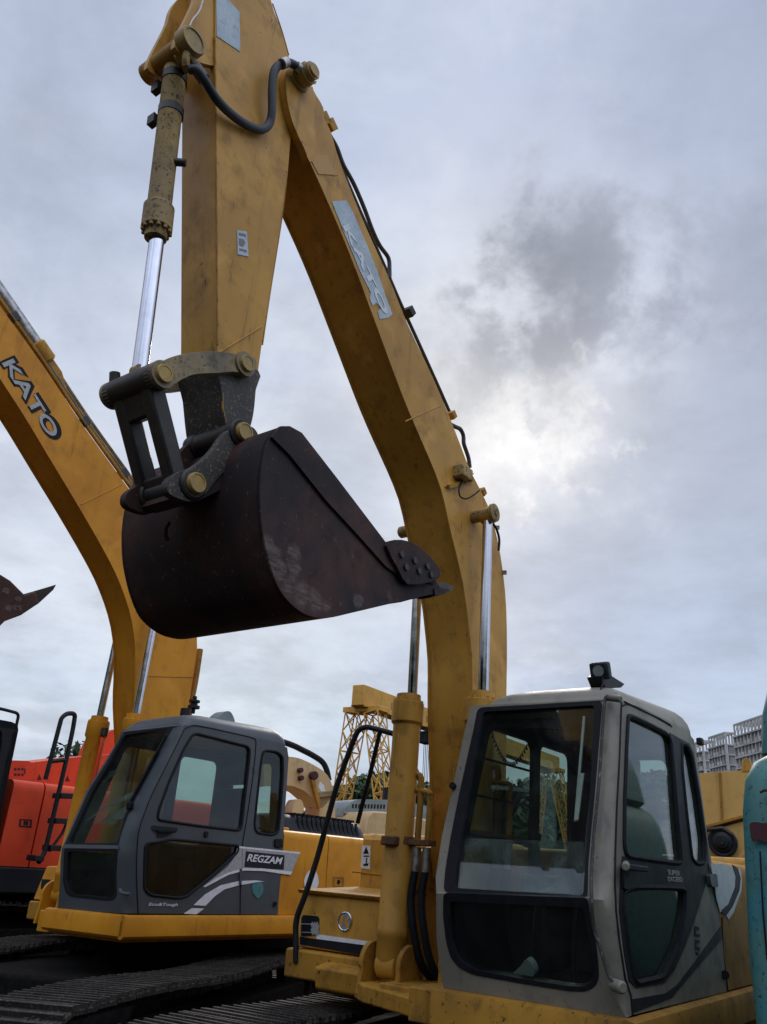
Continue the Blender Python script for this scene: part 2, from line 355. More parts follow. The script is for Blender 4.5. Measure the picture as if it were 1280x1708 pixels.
M_BLACK = plain('black_plastic', (0.014, 0.016, 0.019), 0.5, var=0.4, spec=0.25)
M_HOSE = plain('hose_rubber', (0.030, 0.034, 0.045), 0.5, var=0.4, scale=60)
M_CHROME = plain('chrome', (0.56, 0.57, 0.62), 0.13, 1.0, var=0.12, scale=8, bump=0.02)
M_STEEL = plain('bare_steel', (0.35, 0.34, 0.33), 0.4, 1.0, var=0.4)
M_GRIME = plain('undercarriage_grime', (0.012, 0.011, 0.010), 0.95, var=0.5, spec=0.1)
M_TRACK = paint('track_steel', (0.040, 0.033, 0.028), (0.020, 0.017, 0.015), rust=(0.12, 0.10, 0.08), wear=0.55, rough=0.62, spec=0.25, grime=0.6, scale=3, bump=0.3)
M_WHITE = plain('decal_white', (0.70, 0.71, 0.72), 0.5, var=0.12)
M_SILVER = plain('decal_silver', (0.36, 0.365, 0.36), 0.42, var=0.2, scale=40)
M_PALE = paint('decal_peeled', (0.50, 0.58, 0.63), (0.40, 0.49, 0.55), rust=(0.42, 0.25, 0.07), wear=0.58, rough=0.6, scale=4, bump=0.05)
M_PATCH = plain('touch_up_paint', (0.47, 0.25, 0.055), 0.5, var=0.1)
M_WIN = glass('cab_glass', (0.70, 0.78, 0.75), dustk=0.02)
M_WINF = glass('windscreen_glass', (0.80, 0.85, 0.81), dustk=0.025)
M_WINL = glass('tinted_glass', (0.60, 0.66, 0.62), dustk=0.02, refl=0.7)
M_SEAT = plain('seat_fabric', (0.030, 0.032, 0.036), 0.85, var=0.4)
M_CONC = plain('concrete', (0.42, 0.40, 0.375), 0.85, var=0.25, scale=0.3)
M_CONC2 = plain('concrete_dark', (0.27, 0.25, 0.24), 0.85, var=0.25, scale=0.3)
M_GWHITE = plain('off_white_paint', (0.60, 0.61, 0.60), 0.5, var=0.15, scale=6)
M_GGREY = plain('grey_green_cover', (0.20, 0.235, 0.235), 0.6, var=0.25, scale=6)
M_BARK = plain('bark', (0.07, 0.05, 0.035), 0.9, var=0.4)
def leafmat(name, c1, c2):
    m, t, out = newmat(name); tc = t.n('ShaderNodeTexCoord').outputs['Object']; b = t.n('ShaderNodeBsdfPrincipled')
    t.link(t.mix(t.ramp(t.noise(tc, 0.9, 3), 0.35, 0.65), c1, c2), b.inputs['Base Color']); b.inputs['Roughness'].default_value = 0.6
    t.link(b.outputs[0], out.inputs[0]); return m
M_LEAF = leafmat('leaves', (0.035, 0.065, 0.025), (0.07, 0.11, 0.035))

# ---------------------------------------------------------------- panels in machine space
class Pl:
    def __init__(s, fr, P0, n): s.fr = fr; s.P0 = np.array(P0, float); s.n = unit(n)
    def pt(s, q, lift=0.0):
        if len(q) == 3:
            q = np.array(q, float); return q-s.n*(np.dot(q-s.P0, s.n)-lift)
        return s.fr.hit(q[0], q[1], s.P0+s.n*lift, s.n)
    def pts(s, qs, lift=0.0): return [s.pt(q, lift) for q in qs]
def panel(name, mat, parent, pl, outer, holes=(), t=0.03, lift=0.0, bevel=0.0):
    return G().holed(pl.pts(outer, lift), [pl.pts(h, lift) for h in holes], -pl.n*t).build(name, mat, parent, bevel)
def pane(name, mat, parent, pl, outline, lift=-0.012, t=0.005):
    return G().prism(pl.pts(outline, lift), -pl.n*t).build(name, mat, parent)
def gasket(name, parent, pl, outline, r=0.012, lift=0.0, mat=None):
    return G().tube(pl.pts(outline, lift), r, 6, True).build(name, mat or M_RUBBER, parent)
def decal(name, mat, parent, pl, outline, lift=0.004, t=0.003):
    return G().prism(pl.pts(outline, lift), -pl.n*t).build(name, mat, parent)
def text(name, s, mat, parent, pl, pxL, pxR, hpx, lift=0.005, offset=0.0, shear=0.0, ext=0.0008):
    """lettering laid on a machine plane between two baseline pixels"""
    a = pl.pt(pxL, lift); b = pl.pt(pxR, lift); u = unit(b-a); v = np.cross(pl.n, u); w = np.linalg.norm(b-a); h = pl.fr.m(a, hpx)
    cu = bpy.data.curves.new(name, 'FONT'); cu.body = s; cu.offset = offset; cu.shear = shear; cu.extrude = ext; cu.materials.append(mat)
    o = bpy.data.objects.new(name, cu); COL.objects.link(o); bpy.context.view_layer.update()
    xs = [c[0] for c in o.bound_box]; ys = [c[1] for c in o.bound_box]; x0, x1, y0, y1 = min(xs), max(xs), min(ys), max(ys)
    sx = w/(x1-x0); sy = h/(y1-y0); org = a-u*x0*sx-v*y0*sy
    M = Matrix.Identity(4)
    for i in range(3):
        M[i][0] = u[i]*sx; M[i][1] = v[i]*sy; M[i][2] = pl.n[i]; M[i][3] = org[i]
    me = bpy.data.meshes.new_from_object(o.evaluated_get(bpy.context.evaluated_depsgraph_get())); bpy.data.objects.remove(o)
    me.transform(M); me.name = name; o = bpy.data.objects.new(name, me); COL.objects.link(o)
    if parent is not None: o.parent = parent
    return o
# ---------------------------------------------------------------- ground
def build_ground():
    m, t, out = newmat('dirt_yard'); tc = t.n('ShaderNodeTexCoord').outputs['Object']
    a = t.noise(tc, 0.35, 6, 0.6); b = t.noise(tc, 4.0, 8, 0.7); c = t.noise(tc, 40, 5, 0.7)
    col = t.mix(t.ramp(a, 0.35, 0.65), (0.032, 0.025, 0.021), (0.048, 0.039, 0.033)); col = t.mix(t.ramp(b, 0.45, 0.7, 0, 0.6), col, (0.05, 0.04, 0.034))
    p = t.n('ShaderNodeBsdfPrincipled', i_Roughness=0.95, i_Specular_IOR_Level=0.05); t.link(col, p.inputs['Base Color'])
    bp = t.n('ShaderNodeBump', i_Strength=0.6, i_Distance=0.05); t.link(t.math('ADD', b, t.math('MULTIPLY', c, 0.3)), bp.inputs['Height']); t.link(bp.outputs[0], p.inputs['Normal'])
    t.link(p.outputs[0], out.inputs[0])
    n = 60; g = G(); random.seed(3)
    xs = [(-1 if i < n/2 else 1)*2500*abs(2*i/n-1)**3.2 for i in range(n+1)]
    vs = []; fs = []
    for j in range(n+1):
        for i in range(n+1):
            x, y = xs[i], xs[j]+8; r = hypot(x, y-8)
            vs.append((x, y, -0.02+0.03*sin(x*0.9+1)*cos(y*0.7) if r > 2 else 0.0))
    for j in range(n):
        for i in range(n): fs.append((j*(n+1)+i, j*(n+1)+i+1, (j+1)*(n+1)+i+1, (j+1)*(n+1)+i))
    g.add(vs, fs); o = g.build('ground', m, None, recalc=False); tag(o, kind='structure', label='dark trampled dirt of the machine yard')
build_ground()

# ---------------------------------------------------------------- excavator parts
YN, YF = 0.10, -0.28           # side plates of the boom
YC = (YN+YF)/2
def xz(fr, pts, y): return [fr.y(px, py, y)[[0, 2]] for px, py in pts]
def p3(q, y): return np.array([q[0], y, q[1]])
def boom(fr, parent, mat, lo, up, ears=None):
    """box girder: two side plates standing proud of the top and bottom plates"""
    lo = resample(cat(lo, 5), 44); up = resample(cat(up, 5), 44)
    out = lo+up[::-1]; g = G()
    g.prism([p3(q, YN) for q in out], (0, -0.014, 0)); g.prism([p3(q, YF) for q in out], (0, 0.014, 0))
    rings = []
    for a, b in zip(lo, up):
        d = unit(b-a); a2 = a+d*0.016; b2 = b-d*0.016
        rings.append([p3(a2, YN-0.014), p3(b2, YN-0.014), p3(b2, YF+0.014), p3(a2, YF+0.014)])
    g.loft(rings)
    if ears is not None:
        e = cat(ears, 4, True)
        g.prism([p3(q, YN+0.008) for q in e], (0, -0.05, 0)); g.prism([p3(q, YF-0.008) for q in e], (0, 0.05, 0))
    return g.build('boom', mat, parent), lo, up
def seam(name, parent, mat, pts, r=0.006):
    return G().tube(pts, r, 6).build(name, mat, parent)
def boss(name, mat, parent, p, ax, r, L, cap=True):
    ax = unit(ax); p = np.array(p, float)
    g = G().rev(p, ax, [(0, r), (L*0.8, r), (L, r*0.93), (L, r*0.78), (L*0.9, r*0.76), (L*0.9, 0.001)], 28)
    o = g.build(name, mat, parent)
    return o
def cylinder(fr, parent, foot, head, split, rb, rr, mat, collar=1.22, bolts=True, mrod=None):
    """hydraulic cylinder: barrel from foot to split, chrome rod on to head"""
    foot, head, split = [np.array(q, float) for q in (foot, head, split)]; d = unit(head-foot); L = np.linalg.norm(split-foot); c = rb*collar
    g = G().rev(foot, d, [(0.0, rb*0.7), (0.05, rb), (0.16, rb), (0.165, rb*1.04), (0.21, rb*1.04), (0.215, rb), (L-0.22, rb), (L-0.20, c), (L-0.06, c), (L-0.05, rb*0.92), (L, rb*0.90), (L, rr)], 28)
    if bolts:
        a, b = basis(d)
        for k in range(12):
            q = 2*pi*k/12; v = a*cos(q)+b*sin(q); p = foot+d*(L-0.062)+v*c*0.86
            g.cyl(p, p+d*0.022, 0.012, n=6)
    o = g.build('hydraulic_cylinder', mat, parent)
    G().cyl(split-d*0.05, head, rr, n=24).build('piston_rod', mrod or M_CHROME, o)
    ax = np.array([0, 1.0, 0]); w = rb*1.5
    for nm, q in (('rod_eye', head), ('foot_eye', foot)):
        G().cyl(q-ax*w/2*(1 if nm[0] == 'f' else .7), q+ax*w/2*(1 if nm[0] == 'f' else .7), rb*(0.82 if nm[0] == 'f' else .66), n=24, ch=0.008).build(nm, mat, o)
    return o
def rail(name, parent, mat, pts, r, n=8, fillet=0.0):
    return G().tube(rnd_open(pts, fillet) if fillet else pts, r, n).build(name, mat, parent)
def rnd_open(pts, r, n=6):
    pts = [np.array(p, float) for p in pts]; out = [pts[0]]
    for i in range(1, len(pts)-1):
        p = pts[i]; a = pts[i-1]-p; b = pts[i+1]-p; la, lb = np.linalg.norm(a), np.linalg.norm(b); q = min(r, la*.45, lb*.45)
        A = p+a/la*q; B_ = p+b/lb*q
        for k in range(n+1):
            t = k/n; out.append((1-t)**2*A+2*t*(1-t)*p+t*t*B_)
    out.append(pts[-1]); return out

def track(fr, parent, c, ang, L, wid, ztop, zbot, mat, n=46):
    """one crawler: chain of grouser pads round idler and sprocket, with frame and rollers"""
    u = np.array([cos(ang), sin(ang), 0]); v = np.array([-sin(ang), cos(ang), 0]); c = np.array(c, float)
    R = (ztop-zbot)/2-0.05; zc = (ztop+zbot)/2; half = L/2-R; per = 2*(2*half)+2*pi*R; g = G()
    def pos(s):
        s = s % per
        if s < 2*half: return np.array([-half+s, R+0.018*sin(pi*s/(2*half)*3)]), 0.0
        s -= 2*half
        if s < pi*R: return np.array([half+R*sin(s/R), R*cos(s/R)]), -s/R
        s -= pi*R
        if s < 2*half: return np.array([half-s, -R]), -pi
        s -= 2*half
        return np.array([-half-R*sin(s/R), -R*cos(s/R)]), -pi-s/R
    st = per/n
    for i in range(n):
        q, a = pos(i*st); t = u*cos(a)+E3[2]*sin(a); w = -u*sin(a)+E3[2]*cos(a); p = c+u*q[0]+E3[2]*(zc+q[1])
        g.obox(p, t*st*0.47, v*wid/2, w*0.011)
        for k in (-0.40, 0.0, 0.40): g.obox(p+t*st*k+w*0.022, t*0.010, v*wid/2, w*0.018)
        for sd in (-.55, -.3, .3, .55): g.obox(p+w*0.016+v*sd*wid*.5+t*st*.2, t*.014, v*.014, w*.010)
        for sd in (-1, 1): g.obox(p-w*0.045+v*sd*0.09, t*st*0.42, v*0.025, w*0.04)
    o = g.build('track_chain', mat, parent)
    fr_ = G().obox(c+E3[2]*zc, u*half, v*0.15, E3[2]*0.17).build('track_frame', M_GRIME, o, bevel=0.02)
    for sd, nm in ((-1, 'sprocket'), (1, 'idler_wheel')):
        q = c+u*half*sd+E3[2]*zc
        G().rev(q-v*0.06, v, [(0, R*0.5), (0.03, R*0.86), (0.09, R*0.86), (0.12, R*0.5)], 24).build(nm, M_GRIME, o)
    g2 = G()
    for k in range(7):
        q = c+u*half*(-0.85+1.7*k/6)+E3[2]*(zbot+0.17); g2.rev(q-v*0.12, v, [(0, 0.08), (0.04, 0.1), (0.2, 0.1), (0.24, 0.08)], 16)
    g2.build('track_rollers', M_GRIME, o)
    return o

def cab(fr, root, S):
    """operator's cab from panels on its real wall planes; S holds the outlines"""
    mat = S['mat']; hi, lo = S['front_hi'], S['front_lo']; side = S['side']; ht = S['top']
    def wall(nm, pl, outer, holes, par, t=0.035): return panel(nm, mat, par, pl, outer, holes, t)
    body = wall('cab', side, S['side_out'], [S['win_front'], S['win_low'], S['win_rear']], root)
    fp = panel('front_panel', mat, body, hi, S['hi_out'], [S['hi_frame']], 0.03); fl = panel('lower_front_panel', mat, body, lo, S['lo_out'], [S['lo_frame']], 0.03)
    # windscreens in their black frames
    f1 = panel('windscreen_frame', M_RUBBER, body, hi, S['hi_frame'], [S['hi_glass']], 0.05, 0.004); pane('windscreen', M_WINF, f1, hi, S['hi_glass'])
    f2 = panel('lower_windscreen_frame', M_RUBBER, body, lo, S['lo_frame'], [S['lo_glass']], 0.05, 0.004); pane('lower_windscreen', S.get('lowglass', M_WINL), f2, lo, S['lo_glass'])
    for k, nm, mt in (('win_front', 'door_window', M_WIN), ('win_low', 'lower_door_window', M_WINL), ('win_rear', 'rear_side_window', M_WIN)):
        gk = gasket('window_seal', body, side, S[k], S.get('seal', 0.014), 0.0); pane(nm, mt, gk, side, S[k])
    # corner pillar between windscreen and door
    n = 26; A = resample([hi.pt(q) for q in S['pil_a_hi']]+[lo.pt(q) for q in S['pil_a_lo']], n); B_ = resample([side.pt(q) for q in S['pil_b']], n)
    rings = []
    for a, b in zip(A, B_):
        c = np.array([max(a[0], b[0])+S.get('pil_x', 0.0), max(a[1], b[1])+0.004, (a[2]+b[2])/2]); c = 0.5*(a+b)+(c-0.5*(a+b))*S.get('pil_k', 0.9)
        row = [(1-t)**2*a+2*t*(1-t)*c+t*t*b for t in np.linspace(0, 1, 9)]; inn = [p+(np.array([-0.10, -0.08, 0])) for p in (b, a)]
        rings.append(row+inn)
    G().loft(rings).build('corner_pillar', mat, body)
    # roof, right wall, rear wall, floor: cut to the same box
    x0, x1b, x1t = S['x_rear'], S['x_front_lo'], S['x_front_hi']; yl, yr = S['y_left_top'], S['y_right_top']; zb, zt = S['z_bot'], S['z_roof0']
    ring = lambda z, ins, xf: [q-E3[2]*S.get('drop', 0.06)*max(0, q[0]-0.1)/0.75*min(1, max(0, (z-zt)/0.06)) for q in rnd([(xf-ins, yr+ins, z), (xf-ins, yl-ins, z), (x0+ins, yl-ins, z), (x0+ins, yr+ins, z)], S.get('roof_r', 0.10), 6)]
    zs = S['roof']; G().loft([ring(z, ins, xf) for z, ins, xf in zs]).build('cab_roof', mat, body, ang=50)
    yrb = S['y_right']; d = yr-yrb
    quad = lambda y0, y1, dz0, dz1, fx0, fx1: None
    # right wall: lower panel, posts and a large window
    zm = zb+0.55
    def xf(z): return np.interp(z, [zb, S['z_div'], zt], [x1b, S['x_front_mid'], x1t])-0.03
    def yw(z): return yrb+d*(z-zb)/(zt-zb)
    def W_(x, z, o=0.0): return np.array([x, yw(z)+o, z])
    rw = G(); outer = [W_(x0, zb), W_(xf(zb), zb), W_(xf(S['z_div']), S['z_div']), W_(xf(zt), zt), W_(x0, zt)]
    def hole(xa, xb, za, zc_, r): return rnd([W_(xa, za), W_(xb if xb < 9 else xf(za)-0.1, za), W_(xb if xb < 9 else xf(zc_)-0.1, zc_), W_(xa, zc_)], r, 4)
    h1 = hole(x0+0.12, x0+0.62, zm, zt-0.12, 0.08); h2 = hole(x0+0.72, 99, zm-0.1, zt-0.12, 0.08)
    o = rw.holed(outer, [h1, h2], (0, 0.03, 0)).build('right_wall', S.get('mat_in', M_BLACK), body)
    G().prism([p+np.array([0, .012, 0]) for p in h1], (0, 0.004, 0)).build('right_window', M_WIN, o); G().prism([p+np.array([0, .012, 0]) for p in h2], (0, 0.004, 0)).build('right_window', M_WIN, o)
    for zz in S.get('bars', ()): G().tube([W_(x0+0.72, zz, .03), W_(xf(zz)-0.1, zz, .03)], 0.008, 6).build('guard_bar', M_BLACK, o)
    yl0 = S['y_left']-0.03
    def Rr(y, z): return np.array([x0, y, z])
    yy = lambda z: yl0+(yl-0.03-yl0)*(z-zb)/(zt-zb)
    o = G().holed([Rr(yrb, zb), Rr(yl0, zb), Rr(yy(zt), zt), Rr(yr, zt)], [rnd([Rr(yrb+.17, zb+.75), Rr(yl0-.17, zb+.75), Rr(yl-.2, zt-.15), Rr(yr+.17, zt-.15)], 0.07, 4)], (0.03, 0, 0)).build('rear_wall', S.get('mat_in', M_BLACK), body)
    G().prism(rnd([Rr(yrb+.17, zb+.75), Rr(yl0-.17, zb+.75), Rr(yl-.2, zt-.15), Rr(yr+.17, zt-.15)], 0.07, 4), (0.005, 0, 0)).build('rear_window', M_WIN, o)
    G().box((x0+.03, yrb+.03, zb+.005), (x1b-.05, yl0-.02, zb+.05)).build('cab_floor', M_BLACK, body)
    # seat and controls
    ym = (yrb+yl0)/2; xs = x0+0.45; st = G()
    st.prism(rnd([(xs-.22, ym-.25, zb+.42), (xs+.28, ym-.25, zb+.46), (xs+.30, ym-.25, zb+.56), (xs-.20, ym-.25, zb+.54)], .04), (0, .5, 0))
    st.prism(rnd([(xs-.22, ym-.24, zb+.52), (xs-.10, ym-.24, zb+.52), (xs-.20, ym-.24, zb+1.12), (xs-.30, ym-.24, zb+1.10)], .04), (0, .48, 0))
    st.prism(rnd([(xs-.22, ym-.13, zb+1.14), (xs-.13, ym-.13, zb+1.14), (xs-.17, ym-.13, zb+1.34), (xs-.26, ym-.13, zb+1.34)], .03), (0, .26, 0))
    o = st.build('operator_seat', M_SEAT, body, bevel=0.02)
    G().box((xs-.2, ym-.2, zb+.05), (xs+.2, ym+.2, zb+.42)).build('seat_base', M_BLACK, o, bevel=.02)
    for sd in (-1, 1):
        c = G().box((xs-.15, ym+sd*.36-.09, zb+.05), (xs+.42, ym+sd*.36+.09, zb+.58)).build('console', M_BLACK, o, bevel=.03)
        G().tube(cat([(xs+.32, ym+sd*.36, zb+.56), (xs+.34, ym+sd*.36, zb+.72), (xs+.31, ym+sd*.36, zb+.82)], 4), .018).build('joystick', M_RUBBER, c)
    pd = G()
    for sd in (-1, 1): pd.tube(cat([(x1b-.3, ym+sd*.12, zb+.05), (x1b-.33, ym+sd*.12, zb+.3), (x1b-.45, ym+sd*.12, zb+.62)], 5), .014)
    pd.build('travel_levers', M_BLACK, body)
    return body
# ---------------------------------------------------------------- near excavator (beige cab, bucket raised)
m1 = Fr((0.86569624, 6.0940056, 0), 37.5)
m2 = Fr((-2.12506747, 8.91849525, 0.05599723), 39.345, -0.108, 1.483)
X1 = thing('excavator', m1, 'ochre excavator with beige cab, boom raised and dark bucket hanging from its arm', 'excavator', 'excavators parked in the yard')
BASE_LO = [(0.32, 2.4), (0.27, 1.95), (0.22, 1.70)]; BASE_UP = [(-0.12, 2.5), (-0.08, 2.0), (0.0, 1.70)]
def boom_near():
    fr = m1; lo = P("493.8,222 516,268 538,316 582,419 629,544.5 675.8,670 720,773 738,822 752,885 767,946 776,992 783,1048 788,1100 789,1167")
    up = P("521,153 538,190 555,227 567.6,271.5 609,375 651,468 680.7,542 725,635.5 759.4,719 784,783 813.5,842 830,900 840,960 845,1020 846,1100 845,1155")
    ears = P("476,124 488,111 502,110 514,120 522,152 540,193 520,270 505,245 494,222 484,195 477,160")
    b, lo_, up_ = boom(fr, X1, M_Y1, list(xz(fr, lo, YN))+BASE_LO, list(xz(fr, up, YN))+BASE_UP, list(xz(fr, ears, YN)))
    pl = Pl(fr, (0, YN, 0), (0, 1, 0))
    # pin at the arm joint with stacked shims and a bolted cap
    q = fr.y(497, 134, YN); G().rev(q, (0, 1, 0), [(0, .085), (.03, .085), (.03, .066), (.06, .066), (.06, .075), (.10, .075), (.10, .06), (.135, .06), (.135, .05), (.15, .045), (.15, .001)], 24).build('arm_pin', M_PIN, b)
    # peeled sticker and touched-up band
    decal('peeled_sticker', M_PALE, b, pl, P("554,336 578,334 590,355 600,380 614,412 625,440 636,470 645,498 655,524 648,530 634,532 631,520 636,514 628,505 622,510 617,498 619,488 610,470 600,450 590,425 576,392 566,366"))
    text('sticker_lettering', 'KATO', M_WHITE, b, pl, (572, 378), (641, 526), 21, 0.0065, 0.03)
    decal('touched_up_band', M_PATCH, b, pl, P("517,262 546,258 561,293 531,289"))
    for a, c in (((531, 290), (563, 292)), ((676, 703), (735, 676)), ((742, 812), (790, 790))):
        seam('weld_seam', b, M_Y1, [pl.pt(a, .001), pl.pt(c, .001)], .005)
    # lines along the top plate: long pipe, clamps, looped pipe, lamp bracket
    U = lambda k, dz=0.0, y=YN-.05: np.array([up_[k][0], y, up_[k][1]])+np.array([-.707, 0, .707])*0+unit(np.array([up_[min(k+1, 43)][1]-up_[k][1], 0, -(up_[min(k+1, 43)][0]-up_[k][0])]))*(-dz)
    rail('hydraulic_pipe', b, M_HOSE, cat([fr.y(*q, .06) for q in P("548,222 562,246 573,275 590,306 607,345 622,385 634,410 648,430 650,450 650,464")], 5), .016)
    rail('hydraulic_pipe', b, M_HOSE, cat([fr.y(*q, .0) for q in P("556,250 575,292 600,350 640,440 668,505 700,575 745,675 755,700")], 4), .014)
    for px, py in ((538, 200), (549, 211)):
        p = fr.y(px, py, .05); G().obox(p, (.035, 0, .025), (0, .04, 0), (-.025, 0, .035)).build('pipe_clamp', M_Y1D, b, bevel=.006)
    p = fr.y(680, 522, .02); G().obox(p, (.03, 0, .02), (0, .05, 0), (-.02, 0, .03)).build('pipe_clamp', M_BLACK, b, bevel=.006)
    for px, py in ((750, 694), (800, 822)):
        p = fr.y(px, py, .04); G().obox(p, (.022, 0, .02), (0, .05, 0), (-.02, 0, .022)).build('pipe_clamp', M_Y1D, b, bevel=.005)
    rail('looped_pipe', b, M_HOSE, cat([fr.y(*q, .04) for q in P("752,708 760,712 768,716 773,726 774,740 778,752 782,765 784,780")], 5), .017)
    p = fr.y(772, 790, .14); lamp = G().obox(p, (.075, 0, .0), (0, .05, 0), (0, 0, .05)).build('boom_lamp', M_BARREL, b, bevel=.012)
    G().bar(fr.y(748, 812, .12), fr.y(790, 800, .12), .02, .03).build('lamp_bracket', M_Y1D, lamp)
    rail('lamp_wire', lamp, M_RUBBER, cat([fr.y(*q, .14) for q in P("772,802 766,815 768,828 778,832 790,826 800,818")], 5), .006)
    rail('hose_at_pin', b, M_RUBBER, cat([fr.y(*q, .16) for q in P("822,872 829,884 833,900 832,918")], 5), .010)
    # far lug on the boom for the cylinder heads
    q = fr.y(812, 858, .22); G().cyl((q[0], YF-.30, q[2]), (q[0], .27, q[2]), .048, n=24, ch=.01).build('cylinder_head_pin', M_BARREL, b)
    q2 = q+np.array([0, .05, 0]); G().rev(q2, (0, 1, 0), [(0, .07), (.025, .07), (.03, .058), (.03, .025), (.04, .025), (.04, .001)], 24).build('pin_cap', M_BARREL, b)
    for px, py in ((830, 880), (842, 955)):
        G().bar(fr.y(px-3, py, YN), fr.y(px+3, py, YN+.03), .02, .03).build('grease_fitting', M_STEEL, b)
    for px, py in ((622, 640), (560, 520), (660, 780), (600, 600)):
        pass
    return b
B1 = boom_near()

def cylinders_near():
    fr = m1
    for y in (.22, -.40):
        if y > 0: hd = fr.y(814, 860, y); sp = np.array([.44, y, 2.88]); ft = np.array([.53, y, 1.22])
        else: hd = np.array([.40, y, 4.20]); sp = fr.y(688, 1162, y); ft = fr.y(651, 1610, y)
        c = cylinder(fr, X1, ft, hd, sp, .098, .037, M_Y1, 1.17, True)
        for yy in (-.16, .13):
            e = G().prism([(ft[0]+.13*cos(a), y+yy, ft[2]+.13*sin(a)) for a in np.linspace(-.3, pi+.3, 14)]+[(ft[0]-.2, y+yy, 1.0), (ft[0]+.15, y+yy, 1.0)], (0, .035, 0)).build('foot_bracket', M_Y1D, c, bevel=.006)
        d = unit(sp-ft)
        # clamp band and the two feed pipes beside the barrel
        p = ft+d*.72
        G().rev(p, d, [(0, .11), (.05, .11)], 24).build('clamp_band', M_RUSTB, c)
        G().obox(p+d*.02+np.array([.0, .17, 0]), (.05, 0, 0), (0, .09, 0), d*.018).build('pipe_clamp', M_RUSTB, c, bevel=.004)
        G().obox(p+d*.02+np.array([.09, .0, 0]), (.06, 0, 0), (0, .06, 0), d*.03).build('pipe_clamp', M_RUSTB, c, bevel=.01)
        for k, yy in enumerate((.13, .21)):
            g = G().tube(cat([p+d*(.46-.1*k)+np.array([0, .09, 0]), p+d*(.44-.1*k)+np.array([0, yy, 0]), p+d*.3+np.array([.0, yy+.01, 0]), p+np.array([0, yy+.01, 0])], 6), .022); g.build('feed_pipe', M_Y1D, c)
            G().cyl(p-d*.01+np.array([0, yy+.01, 0]), p-d*.16+np.array([0, yy+.01, 0]), .028, n=12).build('hose_fitting', M_STEEL, c)
            G().tube(cat([p-d*.14+np.array([0, yy+.01, 0]), p-d*.32+np.array([.01, yy+.0, 0]), p-d*.5+np.array([.0, yy+.03, 0]), p-d*.68+np.array([-.06, yy+.06, 0]), p-d*.8+np.array([-.2, yy+.08, 0])], 6), .026).build('hose', M_RUBBER, c)
cylinders_near()

